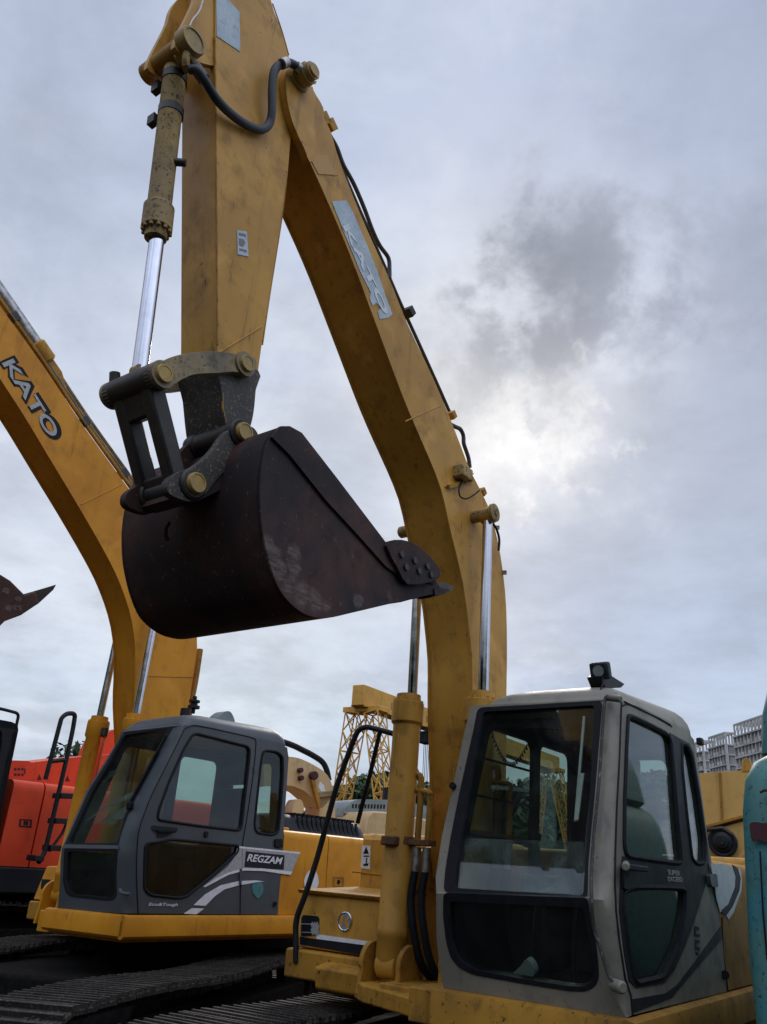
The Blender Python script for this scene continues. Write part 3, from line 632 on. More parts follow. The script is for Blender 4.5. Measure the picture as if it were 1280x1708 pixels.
SY0, SY1 = .055, -.235       # side plates of the arm
def arm_near():
    fr = m1; Y = SY0
    left = P("363,585 362,450 361,300 360,160 359,80 359,0 357,-90 372,-180"); right = P("400,-190 440,-90 452,0 468,46 481,92 491,128 491,190 485,232 479,300 469,370 450,490 436,580 428,640 423,690")
    bot = P("414,722 398,742 384,735 376,707 369,645")
    out = left+right+bot
    q = cat([fr.y(*p, Y)[[0, 2]] for p in left], 3)+cat([fr.y(*p, Y)[[0, 2]] for p in right], 3)+cat([fr.y(*p, Y)[[0, 2]] for p in bot], 3)
    g = G().prism([p3(p, Y) for p in q], (0, SY1-Y, 0)); a = g.build('arm', M_Y1, X1, bevel=.006)
    pl = Pl(fr, (0, Y, 0), (0, 1, 0))
    decal('peeled_sticker', M_PALE, a, pl, P("361,-8 378,-4 400,20 401,86 362,60"))
    rs = decal('printed_sticker', M_PALE, a, pl, P("396,384 412,386 415,428 397,424"))
    for t in ("399,388 410,390 411,394 399,392", "399,397 407,399 410,405 406,411 400,409", "400,414 412,417 412,420 400,417"): decal('sticker_print', M_CONC2, rs, pl, P(t), .006)
    fp = fr.y(361, 300, Y); fb = fr.y(363, 585, Y); n = np.array([-(fb-fp)[2], 0, (fb-fp)[0]]); n = unit(n); n = n if n[0] > 0 else -n
    pf = Pl(fr, fp, n)
    # dark lower end: greasy casting between the link arms and the bucket pin
    lowp = P("364,600 431,618 427,650 423,690 414,722 398,742 384,735 376,707 369,645")
    G().prism([pl.pt(p, .006) for p in cat(lowp, 3, True)], (0, SY1-Y-.012, 0)).build('arm_foot', M_EAR, a)
    seam('weld_seam', a, M_Y1, [fr.y(363, 590, Y+.002), fr.y(436, 545, Y+.002)], .005)
    seam('weld_seam', a, M_Y1, cat([fr.y(*p, Y+.001) for p in P("372,655 372,680 378,706")], 3), .006)
    bead = [fr.y(*p, Y+.001) for p in P("359,60 360,160 361,300 362,450 363,575")]; random.seed(1)
    G().tube([q+np.array([random.uniform(-.002, .002), 0, 0]) for q in resample(bead, 90)], .0055, 6).build('weld_bead', M_Y1D, a)
    for t in ("478,300 470,366 451,486 438,575", "455,6 470,50 482,92"): G().tube(cat([fr.y(*p, Y-.002) for p in P(t)], 5), .005, 6).build('weld_bead', M_Y1D, a)
    # bracket carrying the bucket cylinder
    br = cat([fr.y(*p, 0.0)[[0, 2]] for p in P("362,-60 325,-20 316,8 306,30 290,62 283,85 300,100 330,112 362,118")], 3)
    k = G()
    for y0 in (.045, -.19): k.prism([p3(p, y0) for p in br], (0, -.035, 0))
    kb = k.build('cylinder_bracket', M_Y1, a)
    q = fr.y(322, 68, .10); G().cyl((q[0], -.30, q[2]), (q[0], .085, q[2]), .062, n=24).build('bracket_pin', M_Y1D, kb)
    boss('pin_cap', M_PIN, kb, (q[0], .04, q[2]), (0, 1, 0), .085, .075)
    # bucket cylinder
    yc = YC; hd = fr.y(296, 92, yc); sp = fr.y(262, 400, yc); end = fr.y(233, 622, yc)
    rb = fr.m(fr.y(282, 250, yc), 19.5); rr = fr.m(sp, 12.5)
    foot = hd+unit(hd-sp)*.02
    c = cylinder(fr, X1, foot, end, sp, rb, rr, M_BARREL, 1.26, True); d = unit(sp-foot)
    for t in (.18, .42):
        p = foot+d*t; cb = G().rev(p, d, [(0, rb*1.1), (.05, rb*1.1)], 24).build('clamp_band', M_GREASE, c)
        G().obox(p+d*.025+np.array([.02, -.13, 0]), (.02, 0, 0), (0, .03, 0), d*.03).build('clamp_bolt', M_GREASE, cb)
    p = foot+d*.14
    G().obox(p+np.array([.03, .12, .0]), (.05, 0, .02), (0, .05, 0), d*.045).build('valve_block', M_BARREL, c, bevel=.012)
    G().tube(cat([p+np.array([.04, .14, .10]), p+np.array([.05, .16, .06]), p+np.array([.05, .16, -.06]), p+np.array([.03, .15, -.1])], 5), .022).build('feed_pipe', M_BARREL, c)
    G().cyl(foot+d*.80+np.array([-.02, .05, 0]), foot+d*.80+np.array([-.06, .10, 0]), .022, n=10).build('bleed_port', M_GREASE, c)
    # big looping hose from the cylinder across the arm to the boom pin
    pts = [fr.y(*p, y) for p, y in (((318, 116), .08), ((330, 118), .12), ((344, 138), .13), ((362, 166), .12), ((388, 192), .10), ((415, 210), .09), ((436, 216), .09), ((449, 207), .10), ((454, 185), .12), ((454, 150), .13), ((457, 122), .14), ((466, 108), .15), ((480, 104), .16), ((494, 110), .17), ((503, 120), .17))]
    G().tube(cat(pts, 5), .027, 10).build('looping_hose', M_HOSE, a)
    G().cyl(fr.y(326, 112, .09), fr.y(340, 132, .12), .036, n=12).build('hose_fitting', M_GREASE, a)
    for p, q in (((494, 110), (503, 119)), ((470, 107), (478, 104))): G().cyl(fr.y(*p, .168), fr.y(*q, .172), .034, n=12).build('hose_crimp', M_STEEL, a)
    rail('thin_wire', a, M_WHITE, cat([fr.y(*p, .07) for p in P("339,0 333,18 322,32 316,45")], 4), .004)
    return a
A1 = arm_near()

def linkage_near():
    fr = m1
    yl = .105
    P1 = fr.y(277, 622, yl+.03); P2 = fr.y(415, 605, yl+.03)
    arm = crop("203,118 215,95 240,82 280,66 330,56 400,50 450,55 500,62 530,66 547,82 548,100 535,118 505,122 470,118 430,122 380,124 340,128 305,142 280,158 250,165 222,158 207,140", 1.969, 150, 560)
    sh = cat([fr.y(*p, yl)[[0, 2]] for p in arm], 3, True)
    for y0 in (yl, -.24):
        ga = G().prism([p3(p, y0) for p in sh], (0, -.045, 0)).build('guide_link', M_LINK, X1, bevel=.01)
        for pp in (P1, P2):
            G().cyl((pp[0], y0-.05, pp[2]), (pp[0], y0+.012, pp[2]), .070, n=24).build('pin_boss', M_LINK, ga)
        if y0 > 0:
            for pp in (P1, P2): boss('pin_cap', M_PIN, ga, (pp[0], y0+.002, pp[2]), (0, 1, 0), .047, .028)
    t = G().cyl((P1[0], -.28, P1[2]), (P1[0], .10, P1[2]), .070, n=28, ch=.012).build('link_pin', M_GREASE, X1)
    G().cyl((P2[0], -.27, P2[2]), (P2[0], .10, P2[2]), .055, n=20).build('guide_pin', M_GREASE, X1)
    G().cyl((P1[0]+.02, -.25, P1[2]+.06), (P1[0]+.03, -.25, P1[2]+.11), .028, n=12).build('grease_nipple_guard', M_GREASE, t)
    # bucket link: slotted plate between the cylinder pin and the bucket
    L2 = fr.y(330, 805, .16); mid = lambda p, y: np.array([p[0], y, p[2]])
    d = unit(mid(L2, 0)-mid(P1, 0)); w = np.array([d[2], 0, -d[0]])
    g = G()
    for y0, y1 in ((.055, -.025), (-.155, -.235)):
        A = [mid(P1, y0)+w*.050, mid(P1, y0)-w*.050, mid(L2, y0)-w*.048, mid(L2, y0)+w*.048]
        g.prism(A, (0, y1-y0, 0))
    for t0, t1 in ((.0, .32), (.84, 1.0)):
        a = mid(P1, .05)+(mid(L2, 0)-mid(P1, 0))*t0; b = mid(P1, .05)+(mid(L2, 0)-mid(P1, 0))*t1
        g.prism([a+w*.045, a-w*.045, b-w*.045, b+w*.045], (0, -.285, 0))
    o = g.build('bucket_link', M_GREASE, X1, bevel=.015)
    G().cyl(mid(L2, -.24), mid(L2, .10), .06, n=24).build('bucket_link_pin', M_GREASE, o)
    return P1, P2, L2
P1_, P2_, L2_ = linkage_near()

M_SIDE = M_BUCKET.copy(); M_SIDE.name = 'bucket_side_steel'
def scuff_side():
    t = NT(M_SIDE.node_tree); bs = [n for n in t.nt.nodes if n.type == 'BSDF_PRINCIPLED'][0]; src = bs.inputs['Base Color'].links[0].from_socket
    tc = t.n('ShaderNodeTexCoord').outputs['Object']; m_ = None
    mq = t.n('ShaderNodeMapping', i_Vector=tc); mq.inputs['Rotation'].default_value = (0, 0.5, 0); mq.inputs['Scale'].default_value = (14, 40, 60); nz = t.noise(tc, 7, 8, 0.7, 0.3); fz = t.noise(mq.outputs[0], 1.0, 8, 0.75, 0.3)
    for px, py, rad in ((446, 905, .045), (455, 930, .06), (466, 955, .065), (482, 978, .07), (503, 993, .07), (527, 1005, .065), (545, 1012, .045), (491, 925, .055), (492, 945, .05), (600, 1000, .05), (650, 995, .04)):
        p = m1.y(px, py, BN); d = t.n('ShaderNodeVectorMath', operation='DISTANCE', i_0=tc, i_1=tuple(p)).outputs['Value']
        d = t.math('ADD', d, t.math('MULTIPLY', t.math('SUBTRACT', nz, 0.5), 0.14)); k = t.ramp(d, rad*.55, rad*1.15, 1.0, 0.0); m_ = k if m_ is None else t.math('MAXIMUM', m_, k)
    f = t.math('MULTIPLY', m_, t.ramp(fz, 0.34, 0.68, 0.04, 0.62)); t.link(t.mix(f, src, (0.21, 0.165, 0.15)), bs.inputs['Base Color'])
BN, BF = .39, -.665
scuff_side()
def bucket_near():
    fr = m1; Y = BN
    prof = P("465,713 452,728 443,748 437,780 434,820 436,865 441,900 452,945 469,987 496,1016 520,1028 546,1031 592,1021 660,1005 740,987")
    loc = [fr.y(*p, Y)[[0, 2]] for p in prof]
    back = cat(loc, 4)
    top = loc[0]; lip = loc[-1]; opening = [fr.y(*p, Y)[[0, 2]] for p in P("722,962 640,905 570,815 505,728 492,718")]
    allp = [p3(p, 0) for p in back]+[p3(p, 0) for p in opening]
    body = G()
    # wrapped back sheet with thickness, open towards the teeth
    cen = np.mean(np.array(back), axis=0); ins = []
    for i, p in enumerate(back):
        tg = back[min(i+1, len(back)-1)]-back[max(i-1, 0)]; nn = unit(np.array([-tg[1], tg[0]])); nn = nn if np.dot(cen-p, nn) > 0 else -nn; ins.append(p+nn*.03)
    rings = []
    for y in (BN-.012, BF+.012):
        rings.append([p3(p, y) for p in back]+[p3(p, y) for p in ins[::-1]])
    body.loft(rings, cap=True); bk = body.build('bucket', M_BUCKET, X1, ang=30)
    side = back+opening
    for y0, t in ((BN, -.022), (BF, .022)):
        sp_ = G().prism([p3(p, y0) for p in side], (0, t, 0)).build('side_plate', M_SIDE, bk)
        lift = .016 if y0 > 0 else -.016
        strip = P("450,730 465,712 480,712 500,723 560,800 640,905 690,935 722,962 722,975 664,962 640,945 600,900 540,835 480,760")
        G().prism([p3(fr.y(*p, BN)[[0, 2]], y0+lift) for p in strip], (0, -lift*1.2, 0)).build('edge_bar', M_BUCKET, sp_)
        cut = P("636,912 650,902 676,905 700,920 722,945 727,962 712,972 672,977 655,950")
        cq = [fr.y(*p, BN)[[0, 2]] for p in cut]
        ct = G().prism([p3(p, y0+lift*2.4) for p in cut and cat(cq, 2, True)], (0, -lift*1.6, 0)).build('side_cutter', M_BUCKET, sp_, bevel=.004)
        for a, b in (((650, 922), (712, 950)), ((658, 945), (718, 962))):
            for k in (.15, .5, .85):
                q = np.array(fr.y(*a, BN))*(1-k)+np.array(fr.y(*b, BN))*k; G().cyl((q[0], y0+lift*2.2, q[2]), (q[0], y0+lift*3.2, q[2]), .022, n=6).build('bolt', M_GREASE, ct)
    # lip plate and five teeth along it
    dl = unit(lip-loc[-2]); nl = np.array([-dl[1], dl[0]])
    if nl[1] < 0: nl = -nl
    lp = [lip-dl*.12-nl*.012, lip+dl*.06-nl*.004, lip+dl*.06+nl*.012, lip-dl*.12+nl*.03]
    o = G().prism([p3(p, BN+.01) for p in lp], (0, BF-BN-.02, 0)).build('lip_plate', M_BUCKET, bk)
    for k in range(5):
        y = BN-.07+(BF-BN+.14)*k/4; a = lip-dl*.12; g = G()
        hw = .05
        r0 = [p3(a-nl*.02, y+hw), p3(a+nl*.07, y+hw), p3(a+nl*.07, y-hw), p3(a-nl*.02, y-hw)]
        b = lip+dl*.07; r1 = [p3(b-nl*.015, y+hw), p3(b+nl*.055, y+hw), p3(b+nl*.055, y-hw), p3(b-nl*.015, y-hw)]
        c = lip+dl*.20; r2 = [p3(c+nl*.004, y+hw*.7), p3(c+nl*.016, y+hw*.7), p3(c+nl*.016, y-hw*.7), p3(c+nl*.004, y-hw*.7)]
        g.loft([r0, r1, r2]).build('tooth', M_GREASE, o, bevel=.004)
    # ears: two plates on the back that carry both pins
    BP = fr.y(410, 720, .16); ear = crop("262,520 255,480 280,455 310,440 345,428 385,396 415,362 440,325 470,300 500,290 535,300 552,320 560,345 600,350 590,380 480,420 420,470 380,520 330,545", 1.969, 150, 560)
    eq = cat([fr.y(*p, .12)[[0, 2]] for p in ear], 3, True)
    for y0 in (.12, -.185):
        e = G().prism([p3(p, y0) for p in eq], (0, -.045, 0)).build('ear', M_BUCKET if y0 < 0 else M_EAR, bk, bevel=.008)
        for pp in (BP, L2_): G().cyl((pp[0], y0-.05, pp[2]), (pp[0], y0+.02, pp[2]), .078, n=24, ch=.01).build('pin_boss', M_GREASE, e)
        if y0 > 0:
            for pp in (BP, L2_): boss('pin_cap', M_PIN, e, (pp[0], y0+.012, pp[2]), (0, 1, 0), .052, .035)
    G().cyl((BP[0], -.25, BP[2]), (BP[0], .14, BP[2]), .07, n=24).build('bucket_pin', M_GREASE, bk)
    # gusset plate between ears and back sheet
    q = [fr.y(*p, .0)[[0, 2]] for p in crop("250,540 262,505 400,470 560,350 600,345 600,400 420,500 300,560", 1.969, 150, 560)]
    G().prism([p3(p, .11) for p in q], (0, -.30, 0)).build('ear_gusset', M_BUCKET, bk)
    hk = [np.array(fr.y(*p, -.2)) for p in P("282,872 277,880 276,892 280,902")]
    G().tube(cat(hk, 4), .012).build('lifting_eye', M_BUCKET, bk)
bucket_near()
# ---------------------------------------------------------------- near cab
def cab_near():
    fr = m1
    hi = Pl(fr, (1.24, 0, 1.60), (1.12, 0, .36)); lo = Pl(fr, (1.14, 0, 1.18), (.42, 0, -.10)); sd = Pl(fr, (0, 1.40, 1.18), (0, 1, .043))
    gl_hi = rnd(P("806,1187 992,1176 987,1280 980,1380 973,1494 758,1481 768,1400 786,1297"), 8)
    S = dict(mat=M_BEIGE, front_hi=hi, front_lo=lo, side=sd, top=2.7,
        hi_out=P("786,1177 1008,1166 1002,1240 995,1325 988,1398 984,1442 983,1498 728,1490 727,1462 734,1417 738,1392 756,1311 774,1226"),
        hi_frame=rnd(P("797,1180 1005,1168 999,1240 992,1325 985,1398 981,1442 980,1497 740,1488 743,1450 752,1395 766,1325 791,1212"), 10),
        hi_glass=gl_hi,
        lo_out=P("728,1490 983,1498 983,1510 988,1541 1002,1591 1016,1648 1030,1670 1045,1698 739.5,1647.5 732,1597 728,1557"),
        lo_frame=rnd(P("740,1489 980,1498 987,1541 994,1570 998,1610 999,1632 993,1645 977,1654 949,1653 879,1642 789,1626 765,1614 752,1598 744,1570 739,1526"), 8),
        lo_glass=rnd(P("750,1503 974,1514 980,1541 986,1570 990,1610 990,1630 985,1639 972,1646 949,1645 879,1634 793,1618 772,1606 761,1592 754,1566"), 8),
        side_out=[(.82, 1.34, 2.70), (.40, 1.34, 2.72), (-.03, 1.33, 2.72), (-.40, 1.33, 2.71), (-.51, 1.34, 2.68), (-.53, 1.34, 2.6)]+P("1181,1400 1201,1525 1213,1654 1055,1693 1052.6,1661 1043,1631 1034,1572 1028,1520 1026,1470 1027,1417 1029,1354 1034,1260"),
        win_front=rnd(P("1047,1193 1060,1198 1085,1210 1112,1224 1118,1236 1124,1300 1129,1370 1136,1441 1090,1435 1044,1428 1040,1410 1041,1330 1044,1250"), 9),
        win_low=rnd(P("1041,1486 1060,1480 1100,1480 1142,1482 1141,1520 1130,1577 1111,1617 1104,1630 1062,1640 1056,1630 1047,1580 1039,1515"), 9),
        win_rear=rnd(P("1136,1240 1144,1242 1153,1261 1165,1331 1175,1405 1174,1440 1160,1441 1153,1431 1144,1354 1137,1284"), 9),
        pil_a_hi=P("1008,1166 1002,1240 995,1325 988,1398 984,1442 983,1495"), pil_a_lo=P("983,1500 988,1541 1002,1591 1016,1648 1030,1672 1045,1698"),
        pil_b=P("1037,1171 1034,1260 1029,1354 1027,1417 1026,1470 1028,1520 1034,1572 1043,1631 1052.6,1661 1055,1693"), pil_k=.8,
        x_rear=-.53, x_front_lo=1.14, x_front_mid=1.23, x_front_hi=.88, z_div=1.62, z_bot=1.18, z_roof0=2.70, y_left=1.40, y_left_top=1.335, y_right=.40, y_right_top=.45,
        roof=[(2.66, .02, .90), (2.69, .000, .897), (2.73, .002, .89), (2.77, .012, .882), (2.81, .034, .875), (2.84, .068, .868), (2.862, .115, .86), (2.877, .19, .85), (2.885, .30, .8), (2.887, .42, .7)], drop=.075,
        bars=(1.95, 2.17, 2.39), seal=.016)
    body = cab(fr, X1, S)
    # dark painted rear part of the door side, stripes on the lower panel
    dk = P("1118,1222 1128,1228 1150,1240 1158,1256 1170,1330 1181,1410 1184,1455 1158,1539 1144,1577 1125,1619 1108,1640 1062,1648 1050,1636 1042,1590 1034,1520 1036,1450 1039,1428 1090,1435 1136,1442 1129,1370")
    big = [S['win_low'], S['win_rear']]
    G().holed(sd.pts(dk, .005), [sd.pts(h, .005) for h in big], -sd.n*.004).build('dark_paint', M_DARKP, body)
    decal('dark_stripe', M_DARKP, body, sd, P("1054,1667 1111,1657 1130,1643 1160,1604 1203,1545 1204,1567 1175,1600 1149,1630 1121,1664 1055,1691"))
    for a in ("1159,1545 1166,1546 1167,1551 1161,1551 1162,1558 1168,1558 1168,1562 1159,1561", "1160,1567 1167,1568 1168,1573 1162,1573 1162,1579 1168,1580 1168,1585 1160,1583", "1161,1588 1167,1589 1164,1593"):
        decal('panel_mark', M_DARKP, body, sd, P(a))
    text('belt_lettering', 'SUPER', M_SILVER, body, sd, (1115, 1459), (1135, 1461), 8, .008, .01); text('belt_lettering', 'EXCEED', M_SILVER, body, sd, (1115, 1470), (1139, 1471), 7.5, .008, .01)
    # door gap, handle, grab knobs, hinge covers
    rail('door_gap', body, M_RUBBER, sd.pts(P("1037,1172 1034,1260 1029,1354 1027,1417 1026,1470 1028,1520 1034,1572 1043,1631 1052.6,1661 1055,1693"), .002), .005)
    rail('door_gap', body, M_RUBBER, sd.pts(rnd_open(P("1037,1178 1045,1174 1060,1178 1085,1191 1112,1206 1121,1212"), 5), .002), .0045)
    rail('drip_gap', body, M_RUBBER, sd.pts(P("1042,1170 1070,1184 1100,1198 1119,1209"), .004), .004)
    h = panel('door_handle', M_BLACK, body, sd, rnd(P("1041,1450 1060,1440 1078,1446 1082,1452 1072,1462 1069,1480 1042,1484"), 5), (), .02, .018, .004)
    G().bar(sd.pt((1046, 1446), .05), sd.pt((1079, 1450), .05), .022, .028).build('handle_lever', M_BLACK, h, bevel=.006)
    k = G().cyl(sd.pt((1044, 1442), 0), sd.pt((1044, 1446), .07), .02, n=14, ch=.006); k.build('door_knob', M_BEIGE, h)
    panel('side_latch', M_GREY, body, sd, rnd(P("1184,1458 1196,1457 1199,1480 1188,1479"), 4), (), .03, .03, .006)
    # grab bars of the corner pillar: light handrail bowed along its front edge
    pts = [hi.pt(q, .045) for q in P("1030,1164 1012,1162 1008,1180 1004,1240 998,1320 991,1390 987,1450")]+[lo.pt(q, .045) for q in P("987,1500 991,1545 1005,1592 1016,1628 1030,1643")]
    gb = G().tube(cat(pts, 5), .009).build('grab_bar', M_TRIM, body)
    G().cyl(lo.pt((1022, 1642), .02), lo.pt((1040, 1648), .06), .028, n=14, ch=.008).build('grab_bar_end', M_BEIGE, gb)
    G().cyl(hi.pt((1012, 1163), .03), hi.pt((1036, 1166), .05), .02, n=14, ch=.006).build('grab_bar_end', M_BEIGE, gb)
    # roof lamp on its bracket
    b = G().prism([fr.y(*p, 1.18) for p in P("1003,1128 1012,1122 1042,1141 1036,1147 1010,1146")], (0, -.09, 0)).build('lamp_bracket', M_BLACK, body)
    q = fr.y(1002, 1119, 1.16); lk = rot3([0, 1, 0], .25)
    ax = lk@np.array([1.0, 0, 0]); up = lk@np.array([0, 0, 1.0])
    l = G().obox(q, ax*.035, np.array([0, .058, 0]), up*.052).build('work_lamp', M_BLACK, b, bevel=.014)
    G().rev(q+ax*.035, ax, [(0, .034), (.006, .034), (.006, .001)], 20).build('lamp_lens', M_GGREY, l)
    G().tube(cat([q-ax*.03, fr.y(1006, 1140, 1.2), fr.y(1000, 1158, 1.2), fr.y(1012, 1165, 1.25)], 5), .006).build('lamp_wire', M_RUBBER, l)
    G().obox(fr.y(1168, 1237, 1.36), (.03, 0, 0), (0, .02, 0), (0, 0, .025)).build('side_lamp', M_BLACK, body, bevel=.01)
    q = hi.pt((757, 1312), .01); G().cyl(q, q+hi.n*.02, .02, n=12).build('mirror_socket', M_RUBBER, body)
    # things seen through the glass: wiper, coiled cord, sun visor, crumpled sheet
    wp = G().bar(hi.pt((975, 1195), -.03), hi.pt((960, 1370), -.05), .012, .012).bar(hi.pt((972, 1290), -.03), hi.pt((962, 1368), -.035), .02, .008); wp.build('wiper', M_GWHITE, body)
    vs = P("806,1200 925,1196 932,1216 812,1210"); G().prism(hi.pts(vs, -.10), -hi.n*.02).build('sun_visor', M_BLACK, body)
    A = hi.pt((818, 1222), -.25); Bq = hi.pt((882, 1240), -.25); cc = []
    for i in range(160):
        t = i/159; c = A*(1-t)+Bq*t+np.array([0, 0, -.16*sin(pi*t)]); a = t*2*pi*20; cc.append(c+np.array([.012*cos(a), .004, .012*sin(a)]))
    G().tube(cc, .0035, 5).build('coiled_cord', M_RUBBER, body)
    random.seed(5); sh = P("760,1481 973,1494 975,1408 940,1402 880,1396 820,1394 768,1398"); shg = []
    for i in range(13):
        row = []
        for j in range(9):
            u, v = i/12, j/8; L_ = np.array([760+8*v, 1480-82*v]); R_ = np.array([974, 1492-88*v]); px = L_*(1-u)+R_*u
            row.append(hi.pt(px, -.055-.02*random.random()-.03*sin(u*9+v*4)))
        shg.append(row)
    G().loft(shg, cap=False, closed=False).build('dust_sheet', M_SHEET, body, ang=80)
    rg = G().prism(lo.pts(cat(P("852,1628 868,1612 878,1600 889,1612 890,1628 872,1632"), 3, True), -.09), -lo.n*.05).build('paper_scrap', M_WHITE, body)
M_SHEET = glass('dusty_sheet', (0.75, 0.78, 0.77), (0.30, 0.32, 0.33), 0.55, 0.3)
cab_near()

def house_near():
    fr = m1
    # swing frame and skirts
    fg = G(); fg.box((-2.2, .12, .98), (1.05, 1.36, 1.15)); fg.box((-2.2, -1.30, .98), (.3, -.30, 1.15)); fg.box((-2.2, -.30, .98), (.75, .12, 1.10))
    dk = fg.build('deck_frame', M_Y1D, X1, bevel=.01)
    sk = [fr.z(740, 1650, 1.175), fr.z(1043, 1701, 1.175), fr.z(1280, 1640, 1.175)]
    pr = [(0, 0), (.035, -.01), (.045, -.05), (.045, -.16), (.02, -.2), (-.02, -.2), (-.02, 0)]
    def skirt(nm, p0, p1, outn):
        p0, p1, outn = [np.array(q, float) for q in (p0, p1, outn)]; n = 10; rings = []
        for k in range(n+1):
            c = p0*(1-k/n)+p1*k/n; rings.append([c+outn*a+E3[2]*b for a, b in pr])
        return G().loft(rings).build(nm, M_Y1D, dk, ang=25)
    skirt('front_skirt', (1.15, .36, 1.178), (1.15, 1.42, 1.178), (1, 0, 0)); skirt('side_skirt', (1.19, 1.42, 1.1775), (-2.5, 1.42, 1.1775), (0, 1, 0))
    # engine house, left side doors with a white sweep and dark stripe
    def rounded_box(nm, mat, lo, hi_, r, par, ax=0):
        (x0, y0, z0), (x1, y1, z1) = lo, hi_
        ring = rnd_open([(0, y0, z0), (0, y0, z1), (0, y1, z1), (0, y1, z0)], r, 6)
        return G().loft([[np.array([x, p[1], p[2]]) for p in ring] for x in (x0, x1)]).build(nm, mat, par)
    hs = rounded_box('engine_house', M_Y1D, (-2.30, -.55, 1.18), (-.56, 1.385, 1.925), .09, X1)
    pl = Pl(fr, (0, 1.385, 0), (0, 1, 0))
    decal('white_sweep', M_WHITE, hs, pl, P("1186,1441 1205,1440 1222,1446 1227,1462 1226,1480 1215,1508 1202,1522 1196,1500"))
    decal('dark_stripe', M_DARKP, hs, pl, P("1222,1442 1231,1448 1236,1465 1234,1485 1222,1513 1212,1527 1205,1524 1203,1518 1215,1508 1226,1480 1227,1462"))
    decal('white_line', M_WHITE, hs, pl, P("1231,1446 1236,1452 1238,1466 1237,1486 1224,1522 1216,1534 1212,1527 1222,1513 1234,1485 1236,1465"), .0035)
    lk = G().holed(pl.pts(P("1252,1543 1265,1543 1263,1569 1254,1568"), .006), [pl.pts(P("1254,1546 1262,1546 1261,1566 1256,1565"), .006)], -pl.n*.008).build('door_lock', M_DARKP, hs)
    decal('lock_face', M_Y1D, lk, pl, P("1256,1550 1261,1549 1260,1563 1257,1562"), .004)
    for k in range(4): decal('vent_slot', M_RUBBER, hs, pl, [(1259+k*5, 1592-k*2), (1260.5+k*5, 1592-k*2), (1264+k*5, 1630-k*2), (1261.5+k*5, 1631-k*2)])
    text('door_lettering', 'HD', M_RUBBER, hs, pl, (1258, 1606), (1276, 1598), 12, .005, .01)
    G().cyl(pl.pt((1210, 1626), 0), pl.pt((1210, 1626), .03), .025, n=10).build('door_catch', M_RUBBER, hs)
    G().tube([pl.pt((1204, 1530), .001), pl.pt((1206, 1590), .001), pl.pt((1214, 1652), .001)], .006).build('door_gap', M_RUBBER, hs)
    G().prism([(-2.95, -1.25, 1.05), (-2.25, -1.33, 1.05), (-2.25, 1.35, 1.05), (-2.95, 1.25, 1.05), (-3.1, .6, 1.05), (-3.1, -.6, 1.05)], (0, 0, .95)).build('counterweight', M_Y1D, X1, bevel=.08, seg=3)
    # right side: tank behind, tool box with badge and step in front
    tk = G().prism([(-1.5, -1.36, 1.18), (-.36, -1.36, 1.18), (-.36, -1.36, 1.94), (-.40, -1.36, 1.99), (-1.5, -1.36, 1.99)], (0, .92, 0)).build('fuel_tank', M_Y1, X1, bevel=.03)
    px_ = Pl(fr, (-.36, 0, 0), (1, 0, 0))
    ws = decal('warning_sticker', M_WHITE, tk, px_, P("604,1410 618,1411 617,1450 602,1448"))
    decal('warning_triangle', M_RUBBER, ws, px_, P("611,1412 615.5,1424 606,1424"), .006)
    for a in ("607,1427 616,1427 616,1429 607,1429", "611,1431 613,1431 612,1441 610,1441", "606,1441 615,1440 614,1444 609,1444 607,1445"): decal('warning_figure', M_RUBBER, ws, px_, P(a), .006)
    G().tube([px_.pt((588, 1454), .003), px_.pt((655, 1461), .003)], .006).build('tank_seam', M_Y1D, tk)
    xf = .345
    prof = [(-.34, 1.18), (xf, 1.18), (xf-.02, 1.50), (xf-.03, 1.54), (-.34, 1.56)]
    tb = G().prism([(a, -1.36, b) for a, b in prof], (0, .74, 0)).build('tool_box', M_Y1, X1, bevel=.012)
    pf = Pl(fr, (xf, 0, 1.18), unit((.32, 0, .02)))
    G().prism([(-.36, -1.375, 1.545), (xf+.0, -1.375, 1.53), (xf+.02, -1.375, 1.555), (-.36, -1.375, 1.585)], (0, .78, 0)).build('box_lid', M_Y1D, tb, bevel=.008)
    gr = decal('vent_opening', M_RUBBER, tb, pf, rnd(P("506,1526 530,1528 533,1532 531,1560 502,1562 503,1530"), 4), .004)
    dm = G()
    for k in range(12):
        c = pf.pt((521+(k % 3)*4+(k//3 % 2)*1.5, 1542+(k//3)*4.5), .008); dm.obox(c, (0.001, 0, 0), (0, .009, .008), (0, -.006, .011))
    dm.build('tread_plate', M_SILVER, gr)
    for y in (1541, 1555): G().tube([pf.pt((503, y), .006), pf.pt((530, y+1), .006)], .003).build('vent_bar', M_SILVER, gr)
    decal('white_stripe', M_WHITE, tb, pf, P("528,1558 622,1571 620,1578 528,1566"), .004); decal('black_stripe', M_RUBBER, tb, pf, P("500,1562 528,1566.5 620,1578.5 619,1596 500,1575"), .0038)
    c = pf.pt((576, 1537), .004); a, b = basis(pf.n); r = fr.m(c, 13.5)
    ring = [c+(a*cos(t)+b*sin(t))*r for t in np.linspace(0, 2*pi, 33)[:-1]]; bd = G().tube(ring, r*.12, 8, True).build('badge_ring', M_CHROME, tb)
    G().prism([c+(a*cos(t)+b*sin(t))*r*.92 for t in np.linspace(0, 2*pi, 33)[:-1]], pf.n*.003).build('badge_disc', M_GGREY, bd)
    k = G()
    for A in ("569,1527 573.5,1527 570.5,1547 566,1546", "574.5,1537 582,1526 587,1528 578,1537.5", "574.5,1537 578.5,1536 585,1547 580,1549"): k.prism(pf.pts(P(A), .009), -pf.n*.002)
    k.build('badge_letter', M_CHROME, bd)
    st = G().box((-.30, -1.38, .99), (.42, -.56, 1.172)).build('front_step', M_Y1D, X1, bevel=.015)
